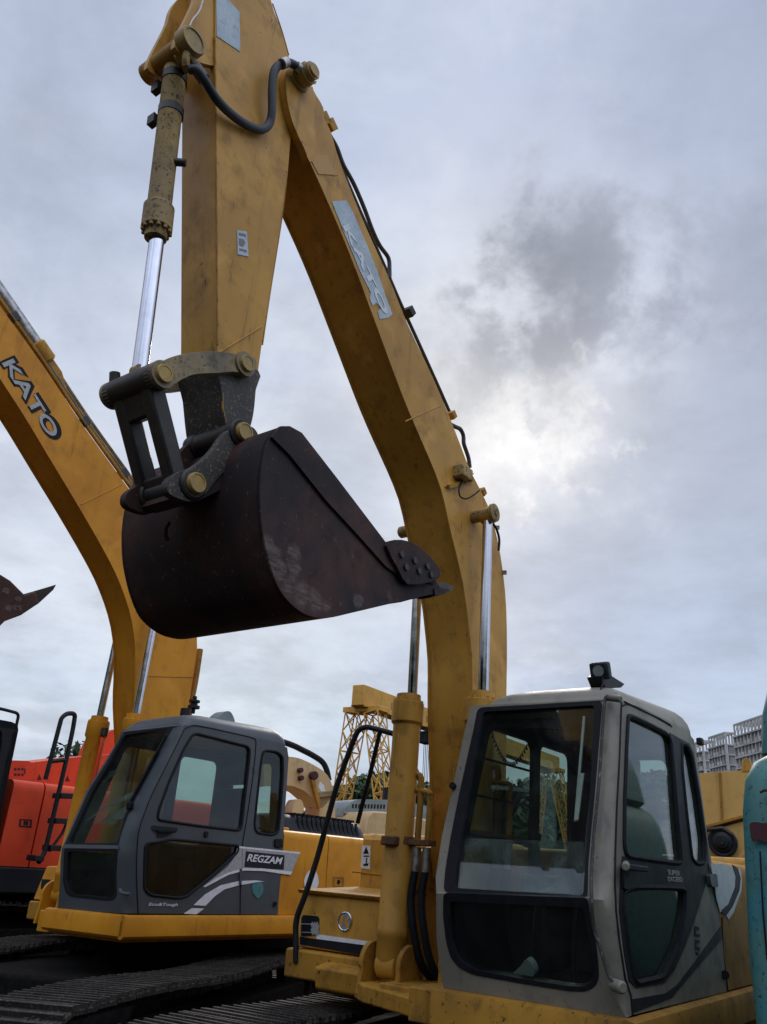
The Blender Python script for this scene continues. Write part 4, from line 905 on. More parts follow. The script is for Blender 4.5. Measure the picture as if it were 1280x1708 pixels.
    G().prism([(.40, -1.0, .93), (.52, -1.0, .97), (.54, -1.0, 1.10), (.40, -1.0, 1.13)], (0, .42, 0)).build('step_guard', M_Y1D, st, bevel=.015)
    # black handrail up the right front
    hx = .42
    pts = [fr.x(*p, hx) for p in P("494,1606 494,1575 493,1535 510,1492")]+[fr.x(*p, hx-.03) for p in P("530,1430 562,1310 590,1235 598,1217")]+[fr.x(*p, hx-.05) for p in P("612,1212 640,1219 668,1227")]+[fr.x(700, 1300, hx-.1)]
    hr = G().tube(rnd_open(pts, .10), .021, 10).build('handrail', M_BLACK, X1)
    G().tube([fr.x(634, 1221, hx-.04), fr.x(618, 1290, hx-.10), fr.x(597, 1372, hx-.25)], .017, 10).build('handrail_strut', M_BLACK, hr)
    # centre frame ahead of the boom foot with hoses
    for y in (YN+.03, YF-.08): G().prism([(-.15, y, 1.1), (.45, y, 1.1), (.42, y, 1.55), (.30, y, 1.86), (.12, y, 1.92), (-.05, y, 1.8)], (0, .05, 0)).build('boom_bracket', M_Y1D, X1, bevel=.01)
    g = G()
    for k in range(5):
        y = .16+.045*k; g.tube(cat([(.1, y, 2.3), (.42, y, 1.9), (.52, y+.02, 1.6), (.45, y, 1.35), (.2, y, 1.2)], 6), .02)
    g.build('boom_hoses', M_RUBBER, X1)
    fp = [fr.z(618, 1655, 1.0), fr.z(660, 1648, 1.0), fr.z(745, 1668, 1.0), fr.z(748, 1704, 1.0), fr.z(700, 1692, 1.0), fr.z(640, 1676, 1.0)]
    fp = [np.array([.05, -.56, .97]), np.array([.60, -.60, .97]), np.array([.72, -.45, .97]), np.array([.98, .3, .97]), np.array([.98, .36, .97]), np.array([.05, .36, .97])]
    G().prism(fp, (0, 0, .10)).build('front_frame', M_Y1D, X1, bevel=.012)
    G().cyl((-.25, 0, .72), (-.25, 0, .98), .62, n=40).build('swing_bearing', M_GRIME, X1)
    uc = G().box((-.95, -.75, .45), (.75, .75, .78)).build('undercarriage', M_GRIME, X1, bevel=.03)
    for v in (-1.17, 1.17): track(fr, X1, (.0, 0, 0)+rot3([0, 0, 1], radians(8))@np.array([0, v, 0]), radians(8), 4.4, .62, .86, .02, M_TRACK)
house_near()
# ---------------------------------------------------------------- second excavator (dark grey cab)
X2 = thing('excavator', m2, 'orange-yellow excavator with dark grey cab, KATO lettered along its boom', 'excavator', 'excavators parked in the yard')
def c5(t): return crop(t, 3.048, 80, 1160)
def boom_far():
    fr = m2
    lo = P("-95,478 -50,555 0,631 43,697.5 87,771 128,839 169,910 196,962.5 216,1018 225,1067.6 226,1122 225,1173")
    up = P("-80,400 -40,452 0,510 73,611 137,707 201,796 260,880 305,965 326,1040 329,1083 321,1136 313,1191")
    ears = P("-120,420 -100,385 -70,395 -40,452 -20,500 -60,540 -95,478")
    b, lo_, up_ = boom(fr, X2, M_Y2, list(xz(fr, lo, YN))+BASE_LO, list(xz(fr, up, YN))+BASE_UP, list(xz(fr, ears, YN)))
    pl = Pl(fr, (0, YN, 0), (0, 1, 0))
    L = text('boom_lettering', 'KATO', M_RUBBER, b, pl, (-2, 604), (86, 739), 35, .005, .075, .0)
    text('letter_fill', 'KATO', M_SILVER, L, pl, (3, 606), (83, 731), 25, .008, .022, .0)
    seam('weld_seam', b, M_Y2, [pl.pt((135, 842), .001), pl.pt((203, 808), .001)], .006)
    seam('weld_seam', b, M_Y1D, [pl.pt((248, 1128), .001), pl.pt((322, 1130), .001)], .005)
    # pipes and arm cylinder along the top plate
    for k, (dx, y) in enumerate(((0, .08), (4, .03), (9, -.03))):
        rail('hydraulic_pipe', b, M_LINK if k else M_Y1D, cat([fr.y(px+dx, py-dx*.5, y) for px, py in P("-60,410 0,500 73,604 137,700 201,789 222,818")], 3), .022)
    for px, py in ((22, 530), (140, 704), (205, 790)):
        p = fr.y(px, py, .05); G().obox(p, (.04, 0, .03), (0, .05, 0), (-.03, 0, .04)).build('pipe_clamp', M_GREASE, b, bevel=.006)
    a = fr.y(-70, 390, -.02); c = fr.y(62, 580, -.02); cyl_ = G().cyl(a, c, .085, n=24).build('arm_cylinder', M_STEEL, b); d = unit(c-a)
    G().cyl(c-d*.05, c+d*.18, .11, n=24, ch=.02).build('cylinder_eye', M_Y1D, cyl_)
    G().prism([p3(fr.y(*p, 0)[[0, 2]], .04) for p in P("58,598 78,590 100,622 112,662 96,654")], (0, -.15, 0)).build('cylinder_lug', M_Y1D, cyl_)
    rail('edge_pipe', b, M_Y1D, cat([fr.y(*p, -.02) for p in P("334,1083 326,1136 317,1180 315,1195")], 3), .035)
    for y in (.22, -.40):
        hd = np.array([.50, y, 4.30]); ft = np.array([.60, y, 1.25])
        sp = fr.y(167, 1196, y) if y < 0 else np.array([.54, y, 2.93])
        c = cylinder(fr, X2, ft, hd, sp, .098, .038, M_Y2, 1.16, True); dd = unit(sp-ft)
        for yy in (-.16, .13):
            G().prism([(ft[0]+.13*cos(a_), y+yy, ft[2]+.13*sin(a_)) for a_ in np.linspace(-.3, pi+.3, 14)]+[(ft[0]-.2, y+yy, 1.0), (ft[0]+.15, y+yy, 1.0)], (0, .035, 0)).build('foot_bracket', M_Y2, c, bevel=.006)
        p = ft+dd*1.45; G().tube(cat([p+np.array([.0, .10, 0]), p+np.array([.02, .16, -.02]), p-dd*.5+np.array([.02, .16, 0]), p-dd*1.1+np.array([.0, .15, 0])], 5), .02).build('feed_pipe', M_RED if y < 0 else M_Y2, c)
        q = p+dd*.05+np.array([0, .14, 0]); G().cyl(q, q+dd*.08, .035, n=12).build('pipe_fitting', M_GREASE, c)
    q = np.array([.50, 0, 4.30]); G().cyl((q[0], -.56, q[2]), (q[0], .32, q[2]), .06, n=24, ch=.01).build('cylinder_head_pin', M_Y2, b)
    # arm reaching down out of view on the left, with its bucket
    tip = np.mean([lo_[0], up_[0]], axis=0); t0 = p3(tip, 0)
    ar = [np.array([tip[0]+a_, tip[1]+z]) for a_, z in ((-.25, .25), (.05, .75), (.45, .55), (.75, -.6), (.75, -2.3), (.55, -2.4), (.2, -.9))]
    am = G().prism([p3(p, SY0) for p in ar], (0, SY1-SY0, 0)).build('arm', M_Y2, X2, bevel=.01)
    return b
boom_far()

def cab_far():
    fr = m2
    hi = Pl(fr, (1.17, 0, 1.62), (1.10, 0, .33)); lo = Pl(fr, (1.15, 0, 1.18), (.44, 0, -.02)); sd = Pl(fr, (0, 1.40, 1.18), (0, 1, .025))
    S = dict(mat=M_GREY, front_hi=hi, front_lo=lo, side=sd, top=2.7,
        hi_out=c5("388,172 655,140 600,240 530,370 470,480 420,590 380,700 360,776 72,776 130,640 200,480 300,320 350,240"),
        hi_frame=rnd(c5("396,180 642,150 590,245 520,372 457,490 408,600 372,700 355,770 80,770 135,650 210,480 305,330 375,205"), 6),
        hi_glass=rnd(c5("396,200 612,168 562,258 492,388 432,505 386,622 354,750 104,750 150,655 225,490 315,340 380,220"), 6),
        lo_out=c5("72,776 360,776 352,900 352,1010 372,1108 50,1085 62,950 65,840"),
        lo_frame=rnd(c5("82,778 354,779 347,900 350,1000 345,1025 330,1040 300,1043 120,1024 92,1008 76,950 80,840"), 6),
        lo_glass=rnd(c5("100,792 346,795 338,900 340,995 334,1015 322,1026 300,1028 130,1010 108,996 94,945 97,850"), 6),
        side_out=[(.81, 1.36, 2.70), (.40, 1.36, 2.72), (-.03, 1.36, 2.72), (-.40, 1.36, 2.72), (-.50, 1.36, 2.69), (-.53, 1.36, 2.6)]+[(-.535, 1.38, 1.9), (-.535, 1.40, 1.182)]+c5("460,1108 455,1000 452,900 455,760 465,680 490,600 530,500 600,360 650,260"),
        win_front=rnd(c5("742,190 1028,262 1024,330 990,620 982,688 760,662 556,632 565,580 620,430 690,275"), 9),
        win_low=rnd(c5("496,752 560,748 620,735 645,733 970,764 965,795 860,895 705,1022 660,1030 520,1014 490,985 492,850"), 9),
        win_rear=rnd(c5("1095,278 1165,286 1195,310 1196,400 1182,600 1172,695 1140,710 1060,698 1050,660 1060,560 1085,330"), 9),
        pil_a_hi=c5("655,140 600,240 530,370 470,480 420,590 380,700 361,774"), pil_a_lo=c5("359,782 352,900 352,1010 372,1108"),
        pil_b=c5("695,168 650,260 600,360 530,500 490,600 465,680 455,760 452,900 455,1000 460,1108"), pil_k=.9,
        x_rear=-.535, x_front_lo=1.15, x_front_mid=1.165, x_front_hi=.85, z_div=1.62, z_bot=1.18, z_roof0=2.70, y_left=1.40, y_left_top=1.36, y_right=.40, y_right_top=.43,
        roof=[(2.66, .02, .865), (2.69, .0, .862), (2.73, .002, .855), (2.77, .012, .848), (2.81, .034, .84), (2.84, .068, .833), (2.862, .115, .825), (2.877, .19, .81), (2.885, .30, .78), (2.887, .42, .7)], drop=.05, roof_r=.13, seal=.013)
    body = cab(fr, X2, S)
    bar = [c5("85,757 357,762 357,780 84,776")]
    panel('divider_bar', M_GREY, body, hi, bar[0], (), .03, .015)
    # door gaps and hinges
    for t in ("695,170 650,262 600,362 530,502 490,602 465,682 455,762 452,902 455,1002 460,1108", "700,168 740,152 800,160 900,182 1030,212 1055,225 1058,260 1045,400 1010,640 990,760 985,900 980,980 978,1112"):
        rail('door_gap', body, M_RUBBER, sd.pts(cat(c5(t), 3), .002), .005)
    for t in ("1052,360 1060,362 1058,390 1050,388", "980,880 990,882 986,965 976,960"): panel('door_hinge', M_GREY, body, sd, c5(t), (), .02, .018, .003)
    h = panel('door_handle', M_BLACK, body, sd, rnd(c5("528,660 660,672 662,692 640,696 600,720 555,724 560,690 530,686"), 3), (), .012, .006, .002)
    G().bar(sd.pt(c5("560,690")[0], .03), sd.pt(c5("650,690")[0], .03), .02, .025).build('handle_lever', M_RUBBER, h, bevel=.005)
    panel('window_latch', M_RUBBER, body, sd, rnd(c5("802,690 818,692 816,722 800,720"), 3), (), .02, .018, .004)
    panel('side_latch', M_RUBBER, body, sd, rnd(c5("1158,730 1195,728 1196,775 1158,770"), 3), (), .02, .02, .005)
    G().cyl(sd.pt(c5("1155,1060")[0], 0), sd.pt(c5("1155,1060")[0], .02), .02, n=12).build('door_stop', M_RUBBER, body)
    # lettering and sweeps
    b1 = decal('silver_banner', M_SILVER, body, sd, c5("968,766 1283,797 1262,850 1235,912 1180,905 1100,893 1000,890 920,912 800,975 790,972 860,915 915,870 945,830"), .006)
    decal('banner_edge', M_WHITE, b1, sd, c5("970,766 1284,797 1281,806 968,776"), .008); decal('banner_edge', M_WHITE, b1, sd, c5("1235,912 1180,905 1100,893 1000,890 920,912 800,975 790,972 860,928 920,900 1000,878 1100,880 1244,896"), .008)
    decal('name_plate', M_DARKP, b1, sd, c5("1008,792 1204,812 1200,886 1000,872"), .008)
    text('cab_lettering', 'REGZAM', M_WHITE, b1, sd, c5("1012,842")[0], c5("1192,860")[0], 11.5, .010, .022, .25)
    decal('white_sweep', M_WHITE, body, sd, c5("742,1066 800,1012 880,965 975,943 1060,940 1100,946 1060,950 970,966 900,985 850,1020 802,1070"), .006)
    decal('white_sweep', M_WHITE, body, sd, c5("692,1109 735,1081 796,1083 757,1113"), .006)
    text('cab_lettering', 'Eco&Tough', M_WHITE, body, sd, c5("512,1074")[0], c5("660,1076")[0], 6, .006, .008, .2)
    decal('teal_sticker', M_TEAL, body, sd, cat(c5("1042,962 1070,952 1094,960 1094,1000 1080,1022 1068,1032 1050,1014 1042,1000"), 3, True), .006)
    # wiper, mirror foot, beacon and rolled cover on the roof
    w = G().bar(hi.pt(c5("600,205")[0], .03), hi.pt(c5("418,545")[0], .03), .018, .018).bar(hi.pt(c5("560,280")[0], .02), hi.pt(c5("440,500")[0], .02), .012, .02); w.build('wiper', M_RUBBER, body)
    G().obox(hi.pt(c5("417,560")[0], .03), (.02, 0, 0), (0, .03, 0), (0, 0, .03)).build('wiper_foot', M_RUBBER, body, bevel=.008)
    gb = G().tube(cat([lo.pt(q, .05) for q in c5("365,985 372,1000 390,1008 420,1010")], 4), .014).build('grab_bar', M_GREY, body)
    q = np.array([.35, .75, 2.86]); b = G().cyl(q, q+E3[2]*.12, .05, n=16).build('beacon', M_BLACK, body)
    q = fr.y(322, 1190, .75); b2 = G().rev(q, E3[2], [(0, .02), (.05, .02), (.05, .06), (.075, .06), (.075, .035), (.11, .035), (.11, .055), (.13, .055), (.13, .02), (.17, .02)], 14).build('antenna_base', M_BLACK, body)
    t = [fr.y(*p, .9) for p in P("362,1203 366,1195 373,1189 380,1186 387,1190 392,1206 376,1207")]; G().prism(cat(t, 3, True), (0, -.15, 0)).build('rolled_cover', M_GGREY, body)
    # objects behind the glass
    gs = G()
    for t in ("250,470 375,378 290,385 262,420", "160,660 300,560 460,470 420,520 270,590", "240,655 400,560 440,560 405,620 300,645"):
        gs.prism(hi.pts(c5(t), -.04), -hi.n*.002)
    gs.build('sun_sheet', M_SHEET, body)
    return body
cab_far()

def house_far():
    fr = m2
    dk = G().box((-2.2, .12, .98), (1.12, 1.36, 1.15)).box((-2.2, -1.30, .98), (.3, .12, 1.12)).build('deck_frame', M_Y2, X2, bevel=.01)
    pr = [(0, 0), (.03, -.01), (.04, -.04), (.04, -.15), (.02, -.17), (-.02, -.17), (-.02, 0)]
    def skirt(nm, p0, p1, outn):
        p0, p1, outn = [np.array(q, float) for q in (p0, p1, outn)]
        return G().loft([[c+outn*a+E3[2]*b for a, b in pr] for c in (p0, (p0+p1)/2, p1)]).build(nm, M_Y2, dk, ang=25)
    skirt('front_skirt', (1.15, .30, 1.178), (1.15, 1.42, 1.178), (1, 0, 0)); skirt('side_skirt', (1.19, 1.41, 1.1775), (-2.5, 1.41, 1.1775), (0, 1, 0))
    def hood(x0, x1, z1, mat, nm):
        ring = rnd_open([(0, -.5, 1.18), (0, -.5, z1), (0, 1.385, z1), (0, 1.385, 1.18)], .08, 6)
        return G().loft([[np.array([x, p[1], p[2]]) for p in ring] for x in (x0, x1)]).build(nm, mat, X2)
    hs = hood(-1.195, -.545, 1.925, M_Y2, 'engine_house'); hood(-2.30, -1.205, 1.925, M_Y2, 'engine_house')
    pl = Pl(fr, (0, 1.385, 0), (0, 1, 0))
    r = decal('white_patch', M_WHITE, hs, pl, cat(P("508,1468 516,1453 526,1452 532,1468 528,1483 518,1488 510,1482"), 3, True))
    lk = G().holed(pl.pts(P("556,1462 574,1463 574,1481 556,1480"), .004), [pl.pts(P("559,1465 571,1466 571,1478 559,1477"), .004)], -pl.n*.006).build('door_lock', M_Y1D, hs)
    G().cyl(pl.pt((565, 1471), 0), pl.pt((565, 1471), .012), .02, n=10).build('lock_button', M_RUBBER, lk)
    # black ribbed engine cover on top of the house
    g = G(); ring = rnd_open([(0, .15, 1.92), (0, .22, 2.10), (0, 1.10, 2.10), (0, 1.20, 1.92)], .10, 6)
    g.loft([[np.array([x, p[1]*(1-s)+.68*s, 1.92+(p[2]-1.92)*(1-s)]) for p in ring] for x, s in ((-.62, .18), (-.70, .04), (-.9, 0), (-1.95, 0), (-2.05, .05), (-2.12, .2))]); ec = g.build('engine_cover', M_BLACK, X2)
    rb = G()
    for k in range(14):
        x = -.98-.072*k; rb.obox((x, .80, 2.105), (.018, 0, .0), (0, .30, 0), (0, 0, .012)); rb.obox((x, 1.155, 2.02), (.018, 0, 0), (0, .008, .0), (0, -.02, .06))
    rb.build('cover_ribs', M_RUBBER, ec)
    G().box((-.80, .9, 1.925), (-.62, 1.2, 1.96)).build('hinge_block', M_Y2, ec, bevel=.01)
    G().prism([(-2.95, -1.25, 1.05), (-2.25, -1.33, 1.05), (-2.25, 1.35, 1.05), (-2.95, 1.25, 1.05), (-3.1, .6, 1.05), (-3.1, -.6, 1.05)], (0, 0, .95)).build('counterweight', M_Y2, X2, bevel=.08, seg=3)
    G().prism([(-1.5, -1.36, 1.18), (-.36, -1.36, 1.18), (-.36, -1.36, 1.94), (-1.5, -1.36, 1.99)], (0, .8, 0)).build('fuel_tank', M_Y2, X2, bevel=.03)
    # tool box with vent at the right front, below the barrel of the far cylinder
    tb = G().prism([(-.34, -1.22, 1.18), (.40, -1.22, 1.18), (.32, -1.22, 1.50), (-.34, -1.22, 1.54)], (0, .62, 0)).build('tool_box', M_Y2, X2, bevel=.012)
    pf = Pl(fr, (.40, 0, 1.18), unit((.32, 0, .08)))
    for a, b in ((1466, 1482), (1484, 1496)): decal('vent_opening', M_RUBBER, tb, pf, [(70, a), (84, a+1), (83, b+1), (68, b)], .005)
    G().box((-.3, -1.22, 1.0), (.44, -.5, 1.17)).build('front_step', M_Y1D, X2, bevel=.015)
    fp = G().box((.2, -.5, .97), (.72, .3, 1.06)).build('front_frame', M_Y2, X2, bevel=.01)
    for y in (YN+.03, YF-.08): G().prism([(-.15, y, 1.1), (.45, y, 1.1), (.42, y, 1.55), (.30, y, 1.86), (.12, y, 1.92), (-.05, y, 1.8)], (0, .05, 0)).build('boom_bracket', M_Y2, X2, bevel=.01)
    G().cyl((-.25, .2, .66), (-.25, .2, .98), .65, n=40).build('swing_bearing', M_GRIME, X2)
    A = radians(25); u = np.array([cos(A), sin(A), 0]); v = np.array([-sin(A), cos(A), 0]); c0 = u*1.35+v*.16
    G().obox(c0*.5+E3[2]*.55, u*.9, v*.85, E3[2]*.16).build('undercarriage', M_GRIME, X2, bevel=.03)
    for s in (-1, 1): track(fr, X2, c0+v*1.2*s, A, 5.2, .56, .84, -.04, M_TRACK, 52)
house_far()
# ---------------------------------------------------------------- teal machine close on the right
def teal_machine():
    fr = m1
    root = thing('excavator', m1, 'weathered teal excavator at the right edge with flaking paint and a dark rusty patch', 'excavator', 'excavators parked in the yard')
    def slab(nm, lo, hi_, r, mat, par, steps):
        (x0, y0), (x1, y1) = lo, hi_; rings = []
        for z, ins in steps: rings.append([np.array([p[0], p[1], z]) for p in rnd([(x0+ins, y0+ins), (x1-ins, y0+ins), (x1-ins, y1-ins), (x0+ins, y1-ins)], r, 7)])
        return G().loft(rings).build(nm, mat, par, ang=50)
    body = slab('engine_house', (-1.7, 1.93), (1.09, 3.6), .12, M_TEAL, root, [(.75, .06), (.80, 0), (1.5, 0.0), (2.1, .03), (2.24, .05), (2.33, .09), (2.39, .17), (2.41, .30)])
    pl = Pl(fr, (0, 1.935, 0), (0, 1, 0)); fx = Pl(fr, (1.09, 0, 0), (1, 0, 0))
    decal('rusty_patch', M_RUSTP, body, fx, cat(P("1251,1374 1262,1371 1275,1373 1300,1369 1300,1403 1276,1404 1268,1400 1256,1404 1252,1392"), 2, True), .004)
    G().tube([fx.pt((1268, 1420), .0), fx.pt((1273, 1520), .0), fx.pt((1280, 1600), .0)], .004).build('door_gap', M_RUBBER, body)
    G().tube(fx.pts(cat(P("1268,1322 1278,1318 1290,1326"), 4), .004), .006).build('scrape', M_RUSTP, body)
    top = slab('rear_cover', (-1.5, 2.02), (.80, 3.4), .12, M_TEAL, root, [(2.35, .05), (2.40, 0), (2.60, 0.02), (2.76, .06), (2.86, .14), (2.90, .28)])
    slab('deck_frame', (-2.2, 1.9), (.2, 4.2), .05, M_DARKP, root, [(.55, .1), (.74, .1)])
    G().cyl((-.6, 3.0, .25), (-.6, 3.0, .56), .6, n=32).build('swing_bearing', M_GRIME, root)
    for v in (2.45, 4.2): track(fr, root, (-.6, v, 0), 0, 3.6, .5, .52, .0, M_TRACK, 40)
teal_machine()

# ---------------------------------------------------------------- yellow machine behind the near cab, boom folded down
def yellow_behind():
    Y = 9.0; O = at(1200, 1440, Y); fr = Fr((O[0], O[1], 0), -62)
    root = thing('excavator', fr, 'yellow excavator behind the beige cab with folded boom and black round pivot hub', 'excavator', 'excavators parked in the yard')
    y0 = 0.0
    w = lambda p, d=0.0: fr.y(*p, y0+d)
    sgn = 1.0 if fr.y(1200, 1400, .5)[1] else 1.0
    away = -1.0 if np.dot(fr.B[:, 1], _fw) > 0 else 1.0; bk = -away
    def plate(nm, pxs, mat, d, t, par, bev=.006): return G().prism([w(p, -bk*d) for p in P(pxs)], (0, bk*t, 0)).build(nm, mat, par, bevel=bev)
    up = plate('boom', "1130,1294 1168,1290 1202,1287 1245,1285 1300,1283 1300,1352 1242,1362 1182,1378 1130,1394", M_CREAM_Y, 0, .5, root)
    plate('boom_rib', "1199,1289 1203,1289 1207,1370 1203,1371", M_Y1D, .015, .012, up, 0)
    fl = plate('boom_flange', "1170,1384 1242,1364 1300,1350 1300,1344 1242,1358 1170,1378", M_Y1D, .03, .56, up)
    plate('house_panel', "1130,1402 1183,1386 1245,1369 1300,1354 1300,1520 1130,1520", M_CREAM_Y, -.02, 1.2, root)
    br = plate('lifting_ear', "1236,1290 1238,1270 1243,1264 1250,1266 1254,1276 1262,1290", M_Y1, 0.0, .10, up)
    c = w((1206, 1405)); ax = np.array([0, -bk, 0]); r = fr.m(c, 23)
    hub = G().rev(c, ax, [(-.05, r), (.05, r), (.06, r*.9), (.05, r*.72), (.07, r*.66), (.08, r*.45), (.12, r*.40), (.12, r*.22), (.15, r*.2), (.15, .001)], 32).build('pivot_hub', M_BLACK, root)
    G().tube([w((1163, 1391), .02*-bk), w((1180, 1384), .06*-bk), w((1205, 1381), .05*-bk), w((1222, 1392), .05*-bk)], .02).build('grease_pipe', M_GREASE, hub)
    b = G().prism([w((1130, 1520)), w((1420, 1520)), w((1420, 1360)), w((1300, 1354))], (0, bk*1.4, 0)).build('counterweight', M_CREAM_Y, root, bevel=.05)
    x0, x1 = sorted((w((1130, 1520))[0], w((1420, 1520))[0]))
    z0 = min(w((1130, 1520))[2], w((1420, 1520))[2])
    for v in (.1, 1.3): track(fr, root, ((x0+x1)/2, bk*v, 0), 0, 3.4, .4, z0-.02, 0, M_TRACK, 36)
M_CREAM_Y = paint('faded_yellow', (0.60, 0.37, 0.10), (0.50, 0.30, 0.09), wear=0.66, rough=0.5, grime=0.45)
yellow_behind()

# ---------------------------------------------------------------- red machine on the left
def red_machine():
    O = at(60, 1445, 12.0); fr = Fr((O[0], O[1], 0), 42)
    root = thing('excavator', fr, 'red excavator behind the grey cab with black cab and access ladder', 'excavator', 'excavators parked in the yard')
    Yp = lambda p, y=0.0: fr.y(*p, y)
    a, b = Yp((4, 1296)), Yp((128, 1312)); zt = (a[2]+b[2])/2; zb = (Yp((0, 1446))[2]+Yp((100, 1447))[2])/2; xa = Yp((3, 1400))[0]
    ring = rnd_open([(0, -2.2, zb), (0, -2.2, zt), (0, 0, zt), (0, 0, zb)], .14, 7)
    sx = Yp((62, 1380))[0]
    hs = G().loft([[np.array([x, p[1], p[2]]) for p in ring] for x in (xa, sx+.012)]).build('engine_house', M_RED, root)
    G().loft([[np.array([x, p[1], p[2]]) for p in ring] for x in (sx-.012, xa-4.2)]).build('engine_house', M_RED, root)
    pl = Pl(fr, (0, 0, 0), (0, 1, 0))
    lk = G().holed(pl.pts(P("33,1366 54,1367 53,1381 32,1379"), .004), [pl.pts(P("36,1368 51,1369 50,1378 35,1377"), .004)], -pl.n*.006).build('door_lock', M_DARKP, hs)
    decal('lock_face', M_DARKP, lk, pl, P("40,1369 48,1370 47,1377 39,1376"), .003)
    # second tier with faint lettering
    tz = Yp((22, 1270), -.9)[2]
    t2 = G().prism(rnd([Yp((18, 1268), -.8), Yp((48, 1269), -.8), Yp((52, 1272), -.8), Yp((136, 1262), -.8), Yp((215, 1256), -.8), Yp((215, 1320), -.8), Yp((14, 1310), -.8)], .05), (0, -1.2, 0)).build('upper_house', M_RED, root)
    p2 = Pl(fr, (0, -.8, 0), (0, 1, 0)); mk = G()
    for px, py, w_, h_ in ((24, 1281, 4, 4), (30, 1281, 4, 4), (36, 1281, 4, 4), (24, 1290, 4, 4), (30, 1290, 4, 4), (36, 1290, 4, 4), (41, 1282, 2, 9)):
        mk.prism(p2.pts([(px, py), (px+w_, py), (px+w_, py+h_), (px, py+h_)], .004), -p2.n*.003)
    mk.build('stencilled_marks', M_RUSTP, t2)
    for px, py in ((66, 1296), (113, 1298)): decal('warning_mark', M_RUSTP, t2, p2, [(px-4, py+5), (px, py-5), (px+4, py+5)], .004)
    # frame and undercarriage
    G().box((xa-4.2, -2.4, zb-.32), (xa+1.4, .03, zb-.01)).build('deck_frame', M_DARKP, root, bevel=.02)
    for y in (-2.3, -.4): track(fr, root, (xa-1.2, y, 0), 0, 4.6, .6, zb-.42, 0, M_TRACK)
    G().box((xa-2.4, -1.9, .4), (xa, -.5, zb-.33)).build('undercarriage', M_GRIME, root, bevel=.04)
    # black cab at the frame edge
    out = P("-110,1180 20,1204 30,1209 31,1218 22,1262 3,1345 -4,1446 -130,1446"); win = P("-95,1206 2,1219 4,1224 3,1246 -8,1300 -20,1345 -95,1345")
    pc = Pl(fr, (0, .05, 0), (0, 1, 0))
    cb = G().holed(pc.pts(out), [pc.pts(win)], (0, -.05, 0)).holed([q+np.array([0, -1.25, 0]) for q in pc.pts(out)], [[q+np.array([0, -1.25, 0]) for q in pc.pts(win)]], (0, -.05, 0)).build('cab', M_DARKP, root)
    G().prism([q for q in pc.pts(P("-110,1180 20,1204 30,1209 31,1218 -110,1196"))], (0, -1.3, 0)).build('cab_roof', M_DARKP, cb)
    G().prism(pc.pts(P("20,1225 30,1216 22,1262 3,1345 -4,1446 -12,1446 -6,1345")), (0, -1.3, 0)).build('rear_wall', M_DARKP, cb)
    G().prism([q-np.array([0, .03, 0]) for q in pc.pts(win)], (0, -.006, 0)).build('side_window', M_WIN, cb)
    G().tube(rnd_open([fr.y(*p, -.1) for p in P("-60,1170 5,1183 32,1190 27,1213")], .06), .022, 8).build('roof_rail', M_BLACK, cb)
    # ladder with handrails
    yy = .45
    lad = G().tube(rnd_open([fr.y(*p, yy) for p in P("76,1300 86,1262 103,1197 112,1190 126,1190 122,1216 112,1263 87,1371 75,1422 64,1440")], .09), .032, 8).build('ladder', M_BLACK, root)
    G().tube([fr.y(*p, yy) for p in P("86,1270 111,1267")], .028).build('ladder_bar', M_BLACK, lad)
    G().tube([fr.y(*p, yy) for p in P("122,1350 104,1390 82,1420")], .02).build('ladder_brace', M_BLACK, lad)
    for x0, x1, y in ((98, 124, 1327), (90, 116, 1369), (81, 104, 1414), (55, 70, 1431)):
        G().obox((fr.y(x0, y, yy)+fr.y(x1, y+1, yy))/2+np.array([0, -.05, 0]), (fr.y(x1, y+1, yy)-fr.y(x0, y, yy))/2, (0, .12, 0), (0, 0, .035)).build('ladder_tread', M_BLACK, lad, bevel=.008)
    # stub of the red boom foot behind the grey cab
    G().prism(rnd([fr.y(*p, -2.0) for p in P("156,1300 156,1276 163,1252 172,1232 184,1219 198,1215 215,1224 225,1300")], .12), (0, -.6, 0)).build('boom_foot', M_RED, root, bevel=.02)
    return root
red_machine()

